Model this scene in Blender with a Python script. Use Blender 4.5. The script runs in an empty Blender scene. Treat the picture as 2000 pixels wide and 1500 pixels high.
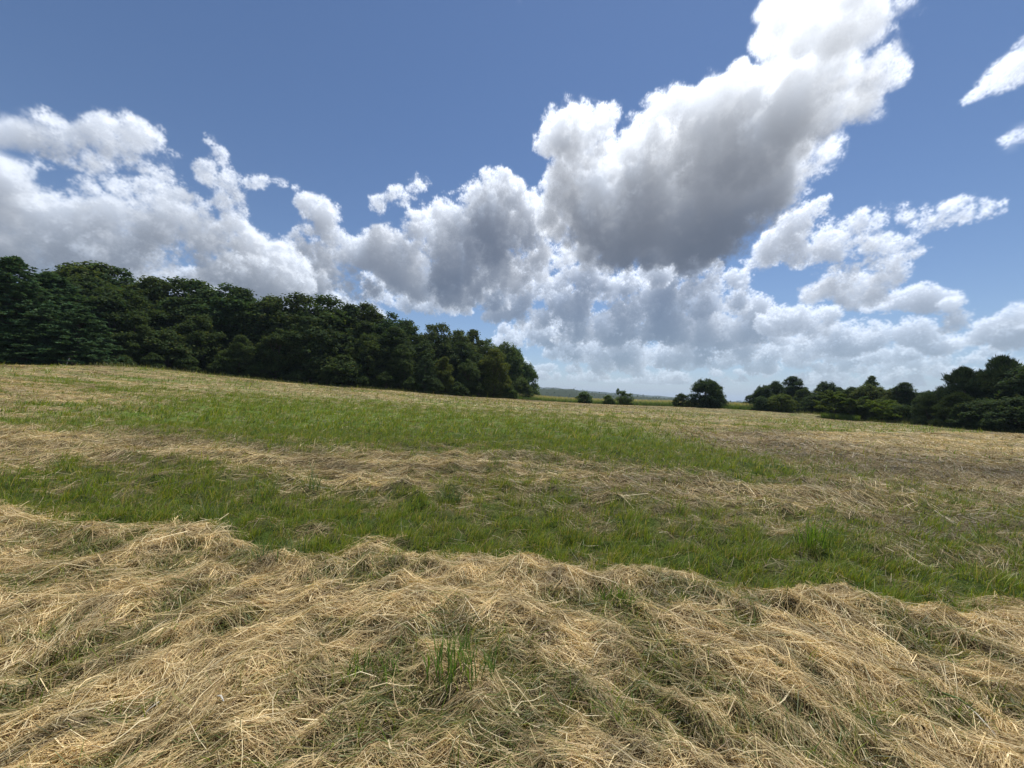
import bpy, math, random
import numpy as np
from concurrent.futures import ThreadPoolExecutor
sc = bpy.context.scene
COL = sc.collection
np.random.seed(11); random.seed(11)
EXPOSURE = 0.0
SUN_E, SKY_S, AIR, DUST, OZONE, CLOUD_GAIN = 4.8, .092, 1.0, .05, 3.2, 1.0
HAZE_K, HAZE_C = .075, (.42, .50, .67)
HAZE_D = .00012
SKY_TINT = (.96, 1.0, 1.08)

# ---------------------------------------------------------------- camera frame (shared by layout helpers)
FPX = 722.0
PITCH, ROLL = math.radians(1.6), math.radians(2.0)
def cam_axes():
    f = np.array([0, math.cos(PITCH), math.sin(PITCH)])
    u0 = np.array([0, -math.sin(PITCH), math.cos(PITCH)])
    r0 = np.array([1.0, 0, 0])
    r = r0*math.cos(ROLL) + u0*math.sin(ROLL)
    u = u0*math.cos(ROLL) - r0*math.sin(ROLL)
    return r, u, f
CR, CU, CF = cam_axes()
def pix_dir(px, py):
    px = np.asarray(px, float)[..., None]; py = np.asarray(py, float)[..., None]
    return CF + CR*(px-1000)/FPX - CU*(py-750)/FPX
SUN_EL, SUN_AZ = math.radians(66), math.radians(30)      # azimuth measured from +Y towards +X
SUN_DIR = np.array([math.sin(SUN_AZ)*math.cos(SUN_EL), math.cos(SUN_AZ)*math.cos(SUN_EL), math.sin(SUN_EL)])

# ---------------------------------------------------------------- cumulus sky, ray marched once into an equirectangular sky map
CLOUDS = {
 2.6: [(1200,430,120,2.9),(1330,435,120,2.8),(1420,400,130,2.7),(1300,370,120,2.8),(1480,320,112,2.4),(1545,240,100,2.2),
       (1590,150,95,2.0),(1640,70,100,1.9),(1680,-40,105,1.8),(1540,80,62,1.95),(1720,40,52,1.85),(1752,70,34,1.85),(1745,130,34,1.9),(1700,165,48,1.9),(1640,225,48,2.1),(1735,165,30,1.9),(1700,215,34,2.0),(1520,30,50,1.9),(1765,20,26,1.8),
       (1545,330,55,2.4),(1105,245,48,3.0),(1135,290,65,3.0),(1185,235,36,3.0),(1075,285,30,3.0),(1150,350,70,3.0),
       (1285,260,62,2.7),(1325,215,42,2.6),(1270,310,60,2.7),(1395,185,40,2.45),(1430,170,40,2.4),(1110,400,60,3.0),
       (1085,435,45,3.0),(1270,485,60,3.0),(1350,470,60,2.9),(1430,440,50,2.7),(1500,400,45,2.6),(1450,250,70,2.4),(1380,300,85,2.6),(1360,195,30,2.6),(1240,270,30,2.8),(1060,280,22,3.0),(1120,215,22,3.0),(1200,210,20,3.0),(1160,260,45,3.0),
       (1250,420,120,3.5),(1350,400,135,3.4),(1430,350,120,3.2),(1320,350,100,3.8)],
 4.5: [(965,395,52,0),(1000,385,32,0),(945,450,70,0),(900,470,70,0),(855,440,48,0),(815,440,34,0),(870,520,70,0),(980,500,75,0),
       (735,500,45,0),(785,510,60,0),(695,500,34,0),(820,555,60,0),(885,560,60,0),(1035,440,55,0),(1060,520,50,0),(1010,540,50,0),
       (780,388,26,0),(820,365,23,0),(740,402,21,0),(800,378,18,0)],
 6.5: [(800,592,34,0),(850,594,34,0),(900,602,24,0),(760,585,25,0)],
 3.1: [(60,250,42,0),(100,240,34,0),(225,280,55,0),(270,270,46,0),(190,270,45,0),(280,320,45,0),(160,310,50,0),(240,330,52,0),(20,270,45,0),
       (330,345,28,0),(350,310,16,0)],
 3.7: [(15,350,52,0),(0,420,80,0),(60,430,70,0),(95,470,75,0),(30,490,85,0),(150,490,80,0),(250,430,75,0),(300,395,42,0),(330,440,70,0),
       (380,465,55,0),(200,450,70,0),(400,510,70,0),(300,510,90,0),(200,530,90,0),(450,540,75,0),(520,545,75,0),(140,385,20,0),
       (430,300,22,0),(408,275,16,0),(425,345,34,0),(400,345,22,0),(460,395,30,0),(470,440,34,0),(510,360,22,0),(545,357,16,0),(480,360,18,0),
       (485,490,45,0)],
 4.3: [(600,395,26,0),(630,420,38,0),(640,460,40,0),(620,500,52,0),(585,370,13,0),(570,555,60,0),(625,560,60,0),(660,540,40,0),(690,575,40,0)],
 4.4: [(1612,390,14,0),(1592,410,24,0),(1562,440,32,0),(1530,470,38,0),(1500,500,32,0),(1465,520,20,0),(1640,450,34,0),(1700,440,38,0),
       (1760,430,34,0),(1830,428,36,0),(1885,415,32,0),(1930,412,24,0),(1955,418,14,0),(1650,480,45,0),(1720,470,38,0),(1600,490,34,0),
       (1570,510,26,0),(1760,500,30,0),(1725,535,40,0),(1670,550,44,0),(1620,562,34,0),(1585,580,26,0),(1745,520,28,0),(1690,585,36,0),(1800,490,18,0)],
 6.0: [(1740,592,32,0),(1800,582,36,0),(1850,592,32,0),(1700,597,24,0),(1880,618,24,0),(1865,640,28,0),(1560,632,40,0),(1620,630,36,0),
       (1510,627,32,0),(1660,640,24,0),(1820,600,30,0),(1590,640,40,0)],
 6.6: [(1090,555,34,0),(1050,570,42,0),(1000,600,50,0),(1040,622,42,0),(968,622,24,0),(1110,600,46,0),(1140,540,44,0),(1185,560,44,0),
       (1230,550,44,0),(1280,560,52,0),(1335,520,34,0),(1372,520,28,0),(1380,562,42,0),(1300,605,60,0),(1380,605,50,0),(1440,600,42,0),
       (1485,602,32,0),(1225,612,50,0),(1200,650,50,0),(1260,650,44,0),(1330,650,50,0),(1400,650,50,0),(1460,645,42,0),(1525,660,32,0),(1120,650,40,0)],
 10.: [(1085,690,24,0),(1130,690,22,0),(1185,695,26,0),(1240,695,26,0),(1300,695,24,0),(1345,690,26,0),(1500,690,34,0),(1440,692,30,0),
       (1570,692,30,0),(1640,694,26,0),(1700,692,24,0),(1770,690,30,0),(1815,690,26,0),(1735,702,22,0),(1380,700,20,0),(1600,720,18,0),(1500,722,18,0),
       (1060,738,16,0),(1180,742,16,0),(1320,745,15,0),(1450,748,16,0),(1560,745,18,0),(1820,725,18,0),(1900,700,20,0),(1960,715,20,0),(1020,715,20,0),(1120,720,18,0),(1250,728,18,0),(1400,728,16,0),(1680,722,16,0)],
 6.2: [(560,610,60,0),(640,610,60,0),(700,620,50,0),(480,600,60,0),(400,590,60,0),(740,560,40,0),(930,560,40,0),(970,540,40,0)],
 8.0: [(1000,665,40,0),(1080,650,50,0),(1150,680,50,0),(1230,690,60,0),(1320,690,50,0),(1560,680,50,0),(1640,670,46,0),(1700,660,44,0),(1780,650,40,0),(1440,680,50,0),(1380,660,50,0),(950,700,30,0),(1840,675,36,0)],
 7.0: [(1950,645,36,0),(2000,632,40,0),(1975,665,34,0),(1905,662,24,0),(1990,600,18,0),(2050,620,50,0)],
 2.2: [(1965,158,30,0),(2000,130,40,0),(1918,182,26,0),(2050,100,50,0),(1942,172,28,0)],
 2.4: [(1975,272,24,0),(2010,265,32,0),(1812,28,24,1.9),(1650,282,18,2.2),(1822,8,16,1.9),(1005,5,24,2.0),(1025,28,16,2.0),(1140,10,14,2.0)],
}
def cloud_blobs():
    C, R = [], []; rg = np.random.default_rng(5)
    def puff(c, r, kids):
        C.append(c); R.append(r)
        for _ in range(kids):               # smaller puffs budding from the upper sides
            d = rg.normal(size=3); d[2] = abs(d[2])*.9-.15; d /= np.linalg.norm(d)
            C.append(c+d*r*rg.uniform(.75, 1.05)); R.append(r*rg.uniform(.22, .5))
    for d, lst in CLOUDS.items():
        for (px, py, r, dd) in lst:
            v = pix_dir(px, py); L = np.linalg.norm(v); dist = (dd or d)*1000.0
            rr = r*(.98 if d < 6 else .84)/FPX/L*dist
            puff(v/L*dist, rr, 3 if d < 3 else 4 if d < 8 else 2)
            if d >= 6:                      # far banks are wider than they are tall
                for sgn in (-1, 1): puff(v/L*dist+np.array([sgn*rr*.7, rg.normal()*rr, -.2*rr]), rr*.7, 1)
    for k in range(60):                     # low thin banks far off, sinking into the haze
        v = pix_dir(rg.uniform(900, 2150), rg.uniform(688, 752)); L = np.linalg.norm(v); dist = rg.uniform(10500, 12800); rr = rg.uniform(13, 25)/FPX/L*dist
        for q in (-1.2, -.4, .4, 1.2): puff(v/L*dist+np.array([q*rr, rg.normal()*rr*.5, rg.normal()*.12*rr]), rr*rg.uniform(.6, .9), 1)
    front = len(C)
    for k in range(46):                     # the same fair weather sky goes on all round
        az = rg.uniform(math.radians(66), math.radians(294)); hd = rg.uniform(1500, 9000)
        cx, cy = math.sin(az)*hd, math.cos(az)*hd; s = rg.uniform(160, 420)
        for j in range(9): puff(np.array([cx+rg.normal()*s*1.3, cy+rg.normal()*s*1.3, 1150+abs(rg.normal())*s*0.7]), s*rg.uniform(.45, 1), 3)
    return np.array(C, np.float32), np.array(R, np.float32), front

def make_noise(seed=3):
    rg = np.random.default_rng(seed)
    N, G = 96, 8
    pts = rg.random((G, G, G, 3)).astype(np.float32)
    ax = (np.arange(N)+.5)/N*G
    X, Y, Z = np.meshgrid(ax, ax, ax, indexing='ij')
    ix, iy, iz = X.astype(int), Y.astype(int), Z.astype(int)
    best = np.full((N, N, N), 9, np.float32)
    for a in (-1, 0, 1):
        for b in (-1, 0, 1):
            for c in (-1, 0, 1):
                q = pts[(ix+a) % G, (iy+b) % G, (iz+c) % G]
                d = (ix+a+q[..., 0]-X)**2+(iy+b+q[..., 1]-Y)**2+(iz+c+q[..., 2]-Z)**2
                np.minimum(best, d, out=best)
    w = (1-np.sqrt(best)).astype(np.float32)
    w = (w-w.mean())/w.std()
    k = np.fft.fftfreq(N)*N; kk = np.sqrt(k[:, None, None]**2+k[None, :, None]**2+np.fft.rfftfreq(N)[None, None, :]**2*N*N)
    f = np.fft.rfftn(rg.standard_normal((N, N, N)))*np.where(kk > 2, np.maximum(kk, 1)**-2.6, 0)
    p = np.fft.irfftn(f, s=(N, N, N)).astype(np.float32); p = p/p.std()
    return w, p
def tri(vol, P, scale):
    N = vol.shape[0]; v = vol.ravel()
    q = P*np.float32(N/scale)
    i = np.floor(q).astype(np.int32); f = q-i; i %= N; j = i+1; j[j == N] = 0
    x0 = i[:, 0]*(N*N); x1 = j[:, 0]*(N*N); y0 = i[:, 1]*N; y1 = j[:, 1]*N; z0 = i[:, 2]; z1 = j[:, 2]
    fx, fy, fz = f[:, 0], f[:, 1], f[:, 2]
    a = v[x0+y0+z0]; a = a+(v[x0+y0+z1]-a)*fz
    b = v[x0+y1+z0]; b = b+(v[x0+y1+z1]-b)*fz
    c = v[x1+y0+z0]; c = c+(v[x1+y0+z1]-c)*fz
    d = v[x1+y1+z0]; d = d+(v[x1+y1+z1]-d)*fz
    a = a+(b-a)*fy; c = c+(d-c)*fy
    return a+(c-a)*fx

VOX, GX0, GX1, GY0, GY1, GZ0, GZ1 = 55., -13000., 13000., -9500., 13500., 450., 3400.
SIG = 0.017
def cloud_grid(C, R, NZ):
    W, Pn = NZ
    nx, ny, nz = int((GX1-GX0)/VOX), int((GY1-GY0)/VOX), int((GZ1-GZ0)/VOX)
    acc = np.full((nz, ny, nx), 1e-9, np.float32); K = 6.0
    for c, r in zip(C, R):
        ext = r*1.75
        lo = [int((c[0]-ext-GX0)/VOX), int((c[1]-ext-GY0)/VOX), int((c[2]-ext-GZ0)/VOX)]
        hi = [int((c[0]+ext-GX0)/VOX)+2, int((c[1]+ext-GY0)/VOX)+2, int((c[2]+ext-GZ0)/VOX)+2]
        lo = [max(0, q) for q in lo]; hi = [min(m, q) for m, q in zip((nx, ny, nz), hi)]
        if any(l >= h for l, h in zip(lo, hi)): continue
        xs = (np.arange(lo[0], hi[0])*VOX+GX0-c[0])/r; ys = (np.arange(lo[1], hi[1])*VOX+GY0-c[1])/r; zs = (np.arange(lo[2], hi[2])*VOX+GZ0-c[2])/r
        d2 = (xs**2)[None, None, :]+(ys**2)[None, :, None]+(np.where(zs < 0, 2.0, .95)*zs**2)[:, None, None]
        acc[lo[2]:hi[2], lo[1]:hi[1], lo[0]:hi[0]] += np.exp(-K*d2).astype(np.float32)
    F = np.log(acc)/K+1.0
    k = np.where(F > -.7)
    P = np.stack([k[2]*VOX+GX0, k[1]*VOX+GY0, k[0]*VOX+GZ0], -1).astype(np.float32)
    B = np.full(F.shape, -2, np.float32)
    e = F[k]+CLOUD_BIAS+.30*tri(Pn, P, 2600.)+.28*tri(W, P, 1900.)
    B[k] = e
    D = np.zeros(F.shape, np.float32)
    D[k] = np.clip((e+.27*tri(W, P+170, 800.)-.05)/.5, 0, 1)
    def shift(A, sx, sy):          # A sampled at +(sx, sy) cells, bilinear
        ix, iy = int(math.floor(sx)), int(math.floor(sy)); fx, fy = sx-ix, sy-iy
        g = lambda a, b: np.roll(A, (-(iy+b), -(ix+a)), (0, 1))
        return (g(0, 0)*(1-fx)+g(1, 0)*fx)*(1-fy)+(g(0, 1)*(1-fx)+g(1, 1)*fx)*fy
    ts = np.zeros(F.shape, np.float32); tu = np.zeros(F.shape, np.float32)
    sx, sy = SUN_DIR[0]/SUN_DIR[2], SUN_DIR[1]/SUN_DIR[2]; L = VOX/SUN_DIR[2]
    for z in range(nz-2, -1, -1):
        ts[z] = shift(ts[z+1]+D[z+1]*np.float32(SIG*L), sx, sy)
        tu[z] = tu[z+1]+D[z+1]*np.float32(SIG*VOX)
    return B, ts, tu
def gtri(G, P, vols):
    nz, ny, nx = G
    q = (P-np.array([GX0, GY0, GZ0], np.float32))/np.float32(VOX)
    i = np.floor(q).astype(np.int32); np.clip(i, 0, np.array([nx-2, ny-2, nz-2]), out=i); f = np.clip(q-i, 0, 1)
    k = (i[:, 2]*ny+i[:, 1])*nx+i[:, 0]; fx, fy, fz = f[:, 0], f[:, 1], f[:, 2]; r = []
    for v in vols:
        def ln(o):
            a = v[k+o]; return a+(v[k+o+1]-a)*fx
        a = ln(0); a = a+(ln(nx)-a)*fy
        b = ln(nx*ny); b = b+(ln(nx*ny+nx)-b)*fy
        r.append(a+(b-a)*fz)
    return r
def march_sky(dirs, grid, NZ, step=0.012):
    """dirs (n,3) unit. returns premultiplied rgb + alpha"""
    W, Pn = NZ; B, ts_, tu_ = grid; G = B.shape; Bf, tsf, tuf = B.ravel(), ts_.ravel(), tu_.ravel()
    n = len(dirs); out = np.zeros((n, 4), np.float32)
    sun = SUN_DIR.astype(np.float32)
    cosg = dirs@sun
    def hg(g): return (1-g*g)/(1+g*g-2*g*cosg)**1.5
    ph = [.8*hg(.42*.6**o)+.2*hg(-.25*.5**o) for o in range(4)]
    T = np.ones(n, np.float32)
    zmax = max(dirs[:, 2].max(), .01); zmin = max(dirs[:, 2].min(), .005)
    t = max(900., GZ0/zmax); tmax = min(13500., GZ1/zmin)
    N = B.shape
    while t < tmax:
        dt = max(16., t*step)
        act = np.where(T > .012)[0]
        if len(act) == 0: break
        # empty space: nearest cell test with a margin of one cell
        jit = ((np.sin(act*12.9898+t)*43758.5453) % 1).astype(np.float32)
        P = (dirs[act]*(t+jit[:, None]*dt)).astype(np.float32)
        i = ((P-np.array([GX0, GY0, GZ0], np.float32))/np.float32(VOX)+.5).astype(np.int32)
        inb = (i[:, 0] > 0) & (i[:, 1] > 0) & (i[:, 2] > 0) & (i[:, 0] < N[2]-1) & (i[:, 1] < N[1]-1) & (i[:, 2] < N[0]-1)
        act = act[inb]; P = P[inb]; i = i[inb]
        m = Bf[(i[:, 2]*N[1]+i[:, 1])*N[2]+i[:, 0]] > -.75
        act = act[m]; P = P[m]
        if len(act):
            e = gtri(G, P, [Bf])[0]
            m = e > -.7; act = act[m]; P = P[m]; e = e[m]
        if len(act):
            e = e+.27*tri(W, P+170, 800.); m = e > -.44; act = act[m]; P = P[m]; e = e[m]
        if len(act):
            e = e+.17*tri(W, P+370, 330.)+.08*tri(W, P+570, 140.)+.06*tri(Pn, P, 500.)
            d = np.clip((e-.02)/.62, 0, 1)+.045*np.clip((e+.30)/.34, 0, 1)
            m = d > .004; ids = act[m]; Q = P[m]; dd = d[m]
            if len(ids):
                Q2 = Q+sun*np.float32(45.)
                e1 = gtri(G, Q2, [Bf])[0]+.27*tri(W, Q2+170, 800.)+.17*tri(W, Q2+370, 330.)
                tau, tu = gtri(G, Q2, [tsf, tuf])
                tau = tau+np.clip((e1-.05)/.35, 0, 1)*SIG*90
                s = np.zeros(len(Q), np.float32); a, b_ = 1., 1.
                for o in range(4):
                    s += a*np.exp(-b_*.58*tau)*ph[o][ids]; a *= .5; b_ *= .42
                amb = .10+.98*np.exp(-.55*tu)
                al = 1-np.exp(-dd*SIG*dt)
                w = T[ids]*al*np.float32(math.exp(-t/15000.))
                sunc = np.array([.985, .99, .985], np.float32); ambc = np.array([.68, .86, 1.16], np.float32)
                out[ids, :3] += w[:, None]*(s[:, None]*SUN_K*sunc+amb[:, None]*AMB_K*ambc)
                out[ids, 3] += w
                T[ids] *= 1-al
        t += dt
    return out
SUN_K, AMB_K, CLOUD_BIAS = .59, .275, -.21
def sky_map(az0, az1, el0, el1, ppd, NZ, grid, step, tile=32):
    w = int((az1-az0)*ppd); h = int((el1-el0)*ppd)
    az = np.radians(az0+(np.arange(w)+.5)/ppd); el = np.radians(el0+(np.arange(h)+.5)/ppd)
    img = np.zeros((h, w, 4), np.float32); jobs = []
    def run(y, x):
        E, A = np.meshgrid(el[y:y+tile], az[x:x+tile], indexing='ij')
        d = np.stack([np.sin(A)*np.cos(E), np.cos(A)*np.cos(E), np.sin(E)], -1).reshape(-1, 3).astype(np.float32)
        img[y:y+tile, x:x+tile] = march_sky(d, grid, NZ, step).reshape(E.shape+(4,))
    with ThreadPoolExecutor(4) as ex:
        list(ex.map(lambda a: run(*a), [(y, x) for y in range(0, h, tile) for x in range(0, w, tile)]))
    return img

# ---------------------------------------------------------------- camera
CAM_H = 1.6
cam = bpy.data.cameras.new('camera'); cam.sensor_width = 36; cam.lens = 36*FPX/2000; cam.clip_start = .05; cam.clip_end = 30000
co = bpy.data.objects.new('camera', cam); COL.objects.link(co)
from mathutils import Matrix
co.matrix_world = Matrix(((CR[0], CU[0], -CF[0], 0), (CR[1], CU[1], -CF[1], 0), (CR[2], CU[2], -CF[2], CAM_H), (0, 0, 0, 1)))
sc.camera = co
sc.cycles.use_denoising = True
# ---------------------------------------------------------------- sky with clouds, sun, exposure
sc.view_settings.view_transform = 'Standard'; sc.view_settings.look = 'None'
sc.view_settings.exposure = EXPOSURE; sc.view_settings.gamma = 1; sc.view_settings.use_curve_mapping = False
sun = bpy.data.lights.new('sun', 'SUN'); sun.energy = SUN_E; sun.angle = math.radians(.53); sun.color = (1, .955, .88)
so = bpy.data.objects.new('sun', sun); COL.objects.link(so)
from mathutils import Vector
so.rotation_euler = Vector(SUN_DIR).to_track_quat('Z', 'Y').to_euler()
so.location = Vector(SUN_DIR)*40
world = bpy.data.worlds.new('World'); sc.world = world; world.use_nodes = True
def build_sky():
    NZ = make_noise(); C, R, front = cloud_blobs(); grid = cloud_grid(C, R, NZ)
    PPD, LOW = 9.6, 1.6
    A0, A1, E1 = -56, 56, 47
    W, H = int(360*PPD), int(90*PPD)
    low = sky_map(-180, 180, 0, 90, LOW, NZ, grid, .03)
    full = np.zeros((H, W, 4), np.float32)
    # bilinear upsampling of the whole sky, then the finely marched part
    lh, lw = low.shape[:2]; y = (np.arange(H)+.5)*lh/H-.5; x = (np.arange(W)+.5)*lw/W-.5
    y0 = np.floor(y).astype(int); x0 = np.floor(x).astype(int); fy = (y-y0)[:, None, None].astype(np.float32); fx = (x-x0)[None, :, None].astype(np.float32)
    yc = lambda k: np.clip(k, 0, lh-1)
    full = ((low[yc(y0)][:, x0 % lw]*(1-fx)+low[yc(y0)][:, (x0+1) % lw]*fx)*(1-fy)+(low[yc(y0+1)][:, x0 % lw]*(1-fx)+low[yc(y0+1)][:, (x0+1) % lw]*fx)*fy)
    hi = sky_map(A0, A1, 0, E1, PPD, NZ, grid, .015)
    h2, w2 = hi.shape[:2]; X0 = int((A0+180)*PPD)
    ramp = np.clip(np.minimum(np.minimum(np.arange(w2), np.arange(w2)[::-1])[None, :]/(3*PPD), np.arange(h2)[::-1][:, None]/(3*PPD)), 0, 1)[..., None].astype(np.float32)
    full[:h2, X0:X0+w2] = full[:h2, X0:X0+w2]*(1-ramp)+hi*ramp
    # humid summer air, thicker towards the horizon, in front of everything up there
    el = np.radians((np.arange(H)+.5)/PPD)[:, None]; ha = ((1-np.exp(-HAZE_K/(np.sin(el)+.035)))*(1-np.sin(el))**4)[..., None].astype(np.float32)
    full[..., :3] = full[..., :3]*(1-ha)+ha*np.array(HAZE_C, np.float32); full[..., 3:] = full[..., 3:]*(1-ha)+ha
    img = bpy.data.images.new('cumulus_map', W, H, alpha=True, float_buffer=True); img.colorspace_settings.name = 'Non-Color'
    img.alpha_mode = 'CHANNEL_PACKED'
    img.pixels.foreach_set(full.ravel()); img.pack()
    nt = world.node_tree; nt.nodes.clear(); N = nt.nodes.new; L = nt.links.new
    sky = N('ShaderNodeTexSky'); sky.sky_type = 'NISHITA'; sky.sun_disc = False; sky.sun_elevation = SUN_EL; sky.sun_rotation = SUN_AZ
    sky.altitude = 200; sky.air_density = AIR; sky.dust_density = DUST; sky.ozone_density = OZONE
    tc = N('ShaderNodeTexCoord'); sx = N('ShaderNodeSeparateXYZ'); L(tc.outputs['Generated'], sx.inputs[0])
    def M(op, a, b=None):
        m = N('ShaderNodeMath'); m.operation = op
        for k, v in enumerate((a, b)):
            if v is None: continue
            if isinstance(v, (int, float)): m.inputs[k].default_value = v
            else: L(v, m.inputs[k])
        return m.outputs[0]
    az = M('ARCTAN2', sx.outputs[0], sx.outputs[1])
    u = M('ADD', M('DIVIDE', az, 2*math.pi), .5)
    v = M('DIVIDE', M('ARCSINE', sx.outputs[2]), math.pi/2)
    cb = N('ShaderNodeCombineXYZ'); L(u, cb.inputs[0]); L(M('MAXIMUM', v, 0.001), cb.inputs[1])
    im = N('ShaderNodeTexImage'); im.image = img; im.interpolation = 'Cubic'; im.extension = 'EXTEND'; L(cb.outputs[0], im.inputs[0])
    # sky seen through the clouds + the light the clouds scatter
    sub = N('ShaderNodeVectorMath'); sub.operation = 'SCALE'; tn = N('ShaderNodeVectorMath'); tn.operation = 'MULTIPLY'; L(sky.outputs[0], tn.inputs[0]); tn.inputs[1].default_value = SKY_TINT; L(tn.outputs[0], sub.inputs[0]); L(M('SUBTRACT', 1., im.outputs['Alpha']), sub.inputs['Scale'])
    scl = N('ShaderNodeVectorMath'); scl.operation = 'SCALE'; L(im.outputs['Color'], scl.inputs[0]); scl.inputs['Scale'].default_value = CLOUD_GAIN/SKY_S
    add = N('ShaderNodeVectorMath'); add.operation = 'ADD'; L(sub.outputs[0], add.inputs[0]); L(scl.outputs[0], add.inputs[1])
    bg = N('ShaderNodeBackground'); L(add.outputs[0], bg.inputs[0]); bg.inputs[1].default_value = SKY_S
    out = N('ShaderNodeOutputWorld'); L(bg.outputs[0], out.inputs[0])
build_sky()

# ---------------------------------------------------------------- helpers
def tag(o, label=None, cat=None, group=None, kind=None):
    if label: o['label'] = label
    if cat: o['category'] = cat
    if group: o['group'] = group
    if kind: o['kind'] = kind
    return o
def mesh_np(name, verts, faces, col=None, smooth=False):
    m = bpy.data.meshes.new(name); verts = np.asarray(verts, np.float32); faces = np.asarray(faces, np.int32)
    nf, k = faces.shape
    m.vertices.add(len(verts)); m.vertices.foreach_set('co', verts.ravel())
    m.loops.add(nf*k); m.loops.foreach_set('vertex_index', faces.ravel())
    m.polygons.add(nf); m.polygons.foreach_set('loop_start', np.arange(0, nf*k, k, dtype=np.int32))
    if smooth: m.polygons.foreach_set('use_smooth', np.ones(nf, bool))
    m.update(calc_edges=True)
    if col is not None: add_attr(m, 'col', col)
    return m
def add_attr(m, name, col):
    c = np.ones((len(col), 4), np.float32); c[:, :col.shape[1]] = col
    a = m.attributes.new(name, 'FLOAT_COLOR', 'POINT'); a.data.foreach_set('color', c.ravel())
def link(name, mesh, mat=None, parent=None):
    o = bpy.data.objects.new(name, mesh); COL.objects.link(o)
    if mat and not mesh.materials: mesh.materials.append(mat)
    if parent: o.parent = parent
    return o
class Geo:                                   # collects triangles / quads (as 4-gons) with a colour per vertex
    def __init__(s): s.v, s.f, s.c, s.n = [], [], [], 0
    def add(s, v, f, c=None):
        v = np.asarray(v, np.float32).reshape(-1, 3); s.v.append(v); s.f.append(np.asarray(f, np.int64)+s.n)
        s.c.append(np.broadcast_to(np.asarray((1, 1, 1) if c is None else c, np.float32), (len(v), 3))); s.n += len(v)
    def mesh(s, name, smooth=False): return mesh_np(name, np.concatenate(s.v), np.concatenate(s.f), np.concatenate(s.c), smooth)
    def tube(s, pts, rad, seg=7, c=None):
        pts = np.asarray(pts, float); n = len(pts); t = np.gradient(pts, axis=0); t /= np.linalg.norm(t, axis=1, keepdims=True)
        a = np.cross(t, np.where(np.abs(t[:, 2:]) > .9, [[1, 0, 0]], [[0, 0, 1]])); a /= np.linalg.norm(a, axis=1, keepdims=True); b = np.cross(t, a)
        th = np.linspace(0, 2*np.pi, seg, endpoint=False)
        v = pts[:, None]+np.asarray(rad, float)[:, None, None]*(a[:, None]*np.cos(th)[None, :, None]+b[:, None]*np.sin(th)[None, :, None])
        i = np.arange(n-1)[:, None]*seg; j = np.arange(seg)[None, :]; k = (j+1) % seg
        s.add(v.reshape(-1, 3), np.stack([i+j, i+k, i+seg+k, i+seg+j], -1).reshape(-1, 4), c)
        e = [pts[-1]]; m = s.n; s.add(e, np.zeros((0, 4), int), c)
        jj = np.arange(0, seg, 2); base = m-seg
        s.f.append(np.stack([base+jj, base+(jj+1) % seg, base+(jj+2) % seg, np.full(len(jj), m)], -1))
def unit(v): return v/np.maximum(np.linalg.norm(v, axis=-1, keepdims=True), 1e-9)
_rg = np.random.default_rng(21)
def _field(beta, n=512):
    k = np.fft.fftfreq(n)*n; kk = np.hypot(k[:, None], k[None, :]); kk[0, 0] = 1
    f = np.fft.fft2(_rg.standard_normal((n, n)))*np.where((kk > 5), kk**-beta, 0); p = np.fft.ifft2(f).real
    return (p/p.std()).astype(np.float32)
FIELDS = [_field(1.9) for _ in range(6)]
def n2(x, y, scale, k=0):                    # smooth noise, about unit variance, features of size "scale" metres
    A = FIELDS[k]; n = 512; s = n/(8.0*scale)
    u = np.asarray(x)*s; v = np.asarray(y)*s; i = np.floor(u).astype(int); j = np.floor(v).astype(int); fu, fv = u-i, v-j
    i0, i1, j0, j1 = i % n, (i+1) % n, j % n, (j+1) % n
    return (A[i0, j0]*(1-fu)+A[i1, j0]*fu)*(1-fv)+(A[i0, j1]*(1-fu)+A[i1, j1]*fu)*fv
def sstep(a, b, x): t = np.clip((x-a)/(b-a), 0, 1); return t*t*(3-2*t)
# ---------------------------------------------------------------- materials
def mat_new(name):
    m = bpy.data.materials.new(name); m.use_nodes = True; nt = m.node_tree; nt.nodes.clear()
    return m, nt, nt.nodes.new, nt.links.new
def leaf_material(name, transl=.35, rough=.55, spec=.25, gain=1.0, tint=True):
    m, nt, N, L = mat_new(name)
    at = N('ShaderNodeAttribute'); at.attribute_name = 'col'
    c = at.outputs['Color']
    if tint:
        oi = N('ShaderNodeObjectInfo'); mx = N('ShaderNodeMix'); mx.data_type = 'RGBA'; mx.blend_type = 'MULTIPLY'; mx.inputs[0].default_value = 1
        L(c, mx.inputs[6]); L(oi.outputs['Color'], mx.inputs[7]); c = mx.outputs[2]
    p = N('ShaderNodeBsdfPrincipled'); L(c, p.inputs['Base Color']); p.inputs['Roughness'].default_value = rough; p.inputs['Specular IOR Level'].default_value = spec
    t = N('ShaderNodeBsdfTranslucent')
    tm = N('ShaderNodeMix'); tm.data_type = 'RGBA'; tm.blend_type = 'MULTIPLY'; tm.inputs[0].default_value = 1; L(c, tm.inputs[6]); tm.inputs[7].default_value = (1.25*gain, 1.15*gain, .6*gain, 1)
    L(tm.outputs[2], t.inputs[0])
    ms = N('ShaderNodeMixShader'); ms.inputs[0].default_value = transl; L(p.outputs[0], ms.inputs[1]); L(t.outputs[0], ms.inputs[2])
    o = N('ShaderNodeOutputMaterial'); L(ms.outputs[0], o.inputs[0]); return m
M_LEAF = leaf_material('leaves', .44, .75, .08)
M_NEEDLE = leaf_material('needles', .25, .75, .08)
M_HAY = leaf_material('dry_hay', .22, .5, .35, tint=False)
M_GRASS = leaf_material('grass_blades', .38, .45, .35, tint=False)
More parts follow.
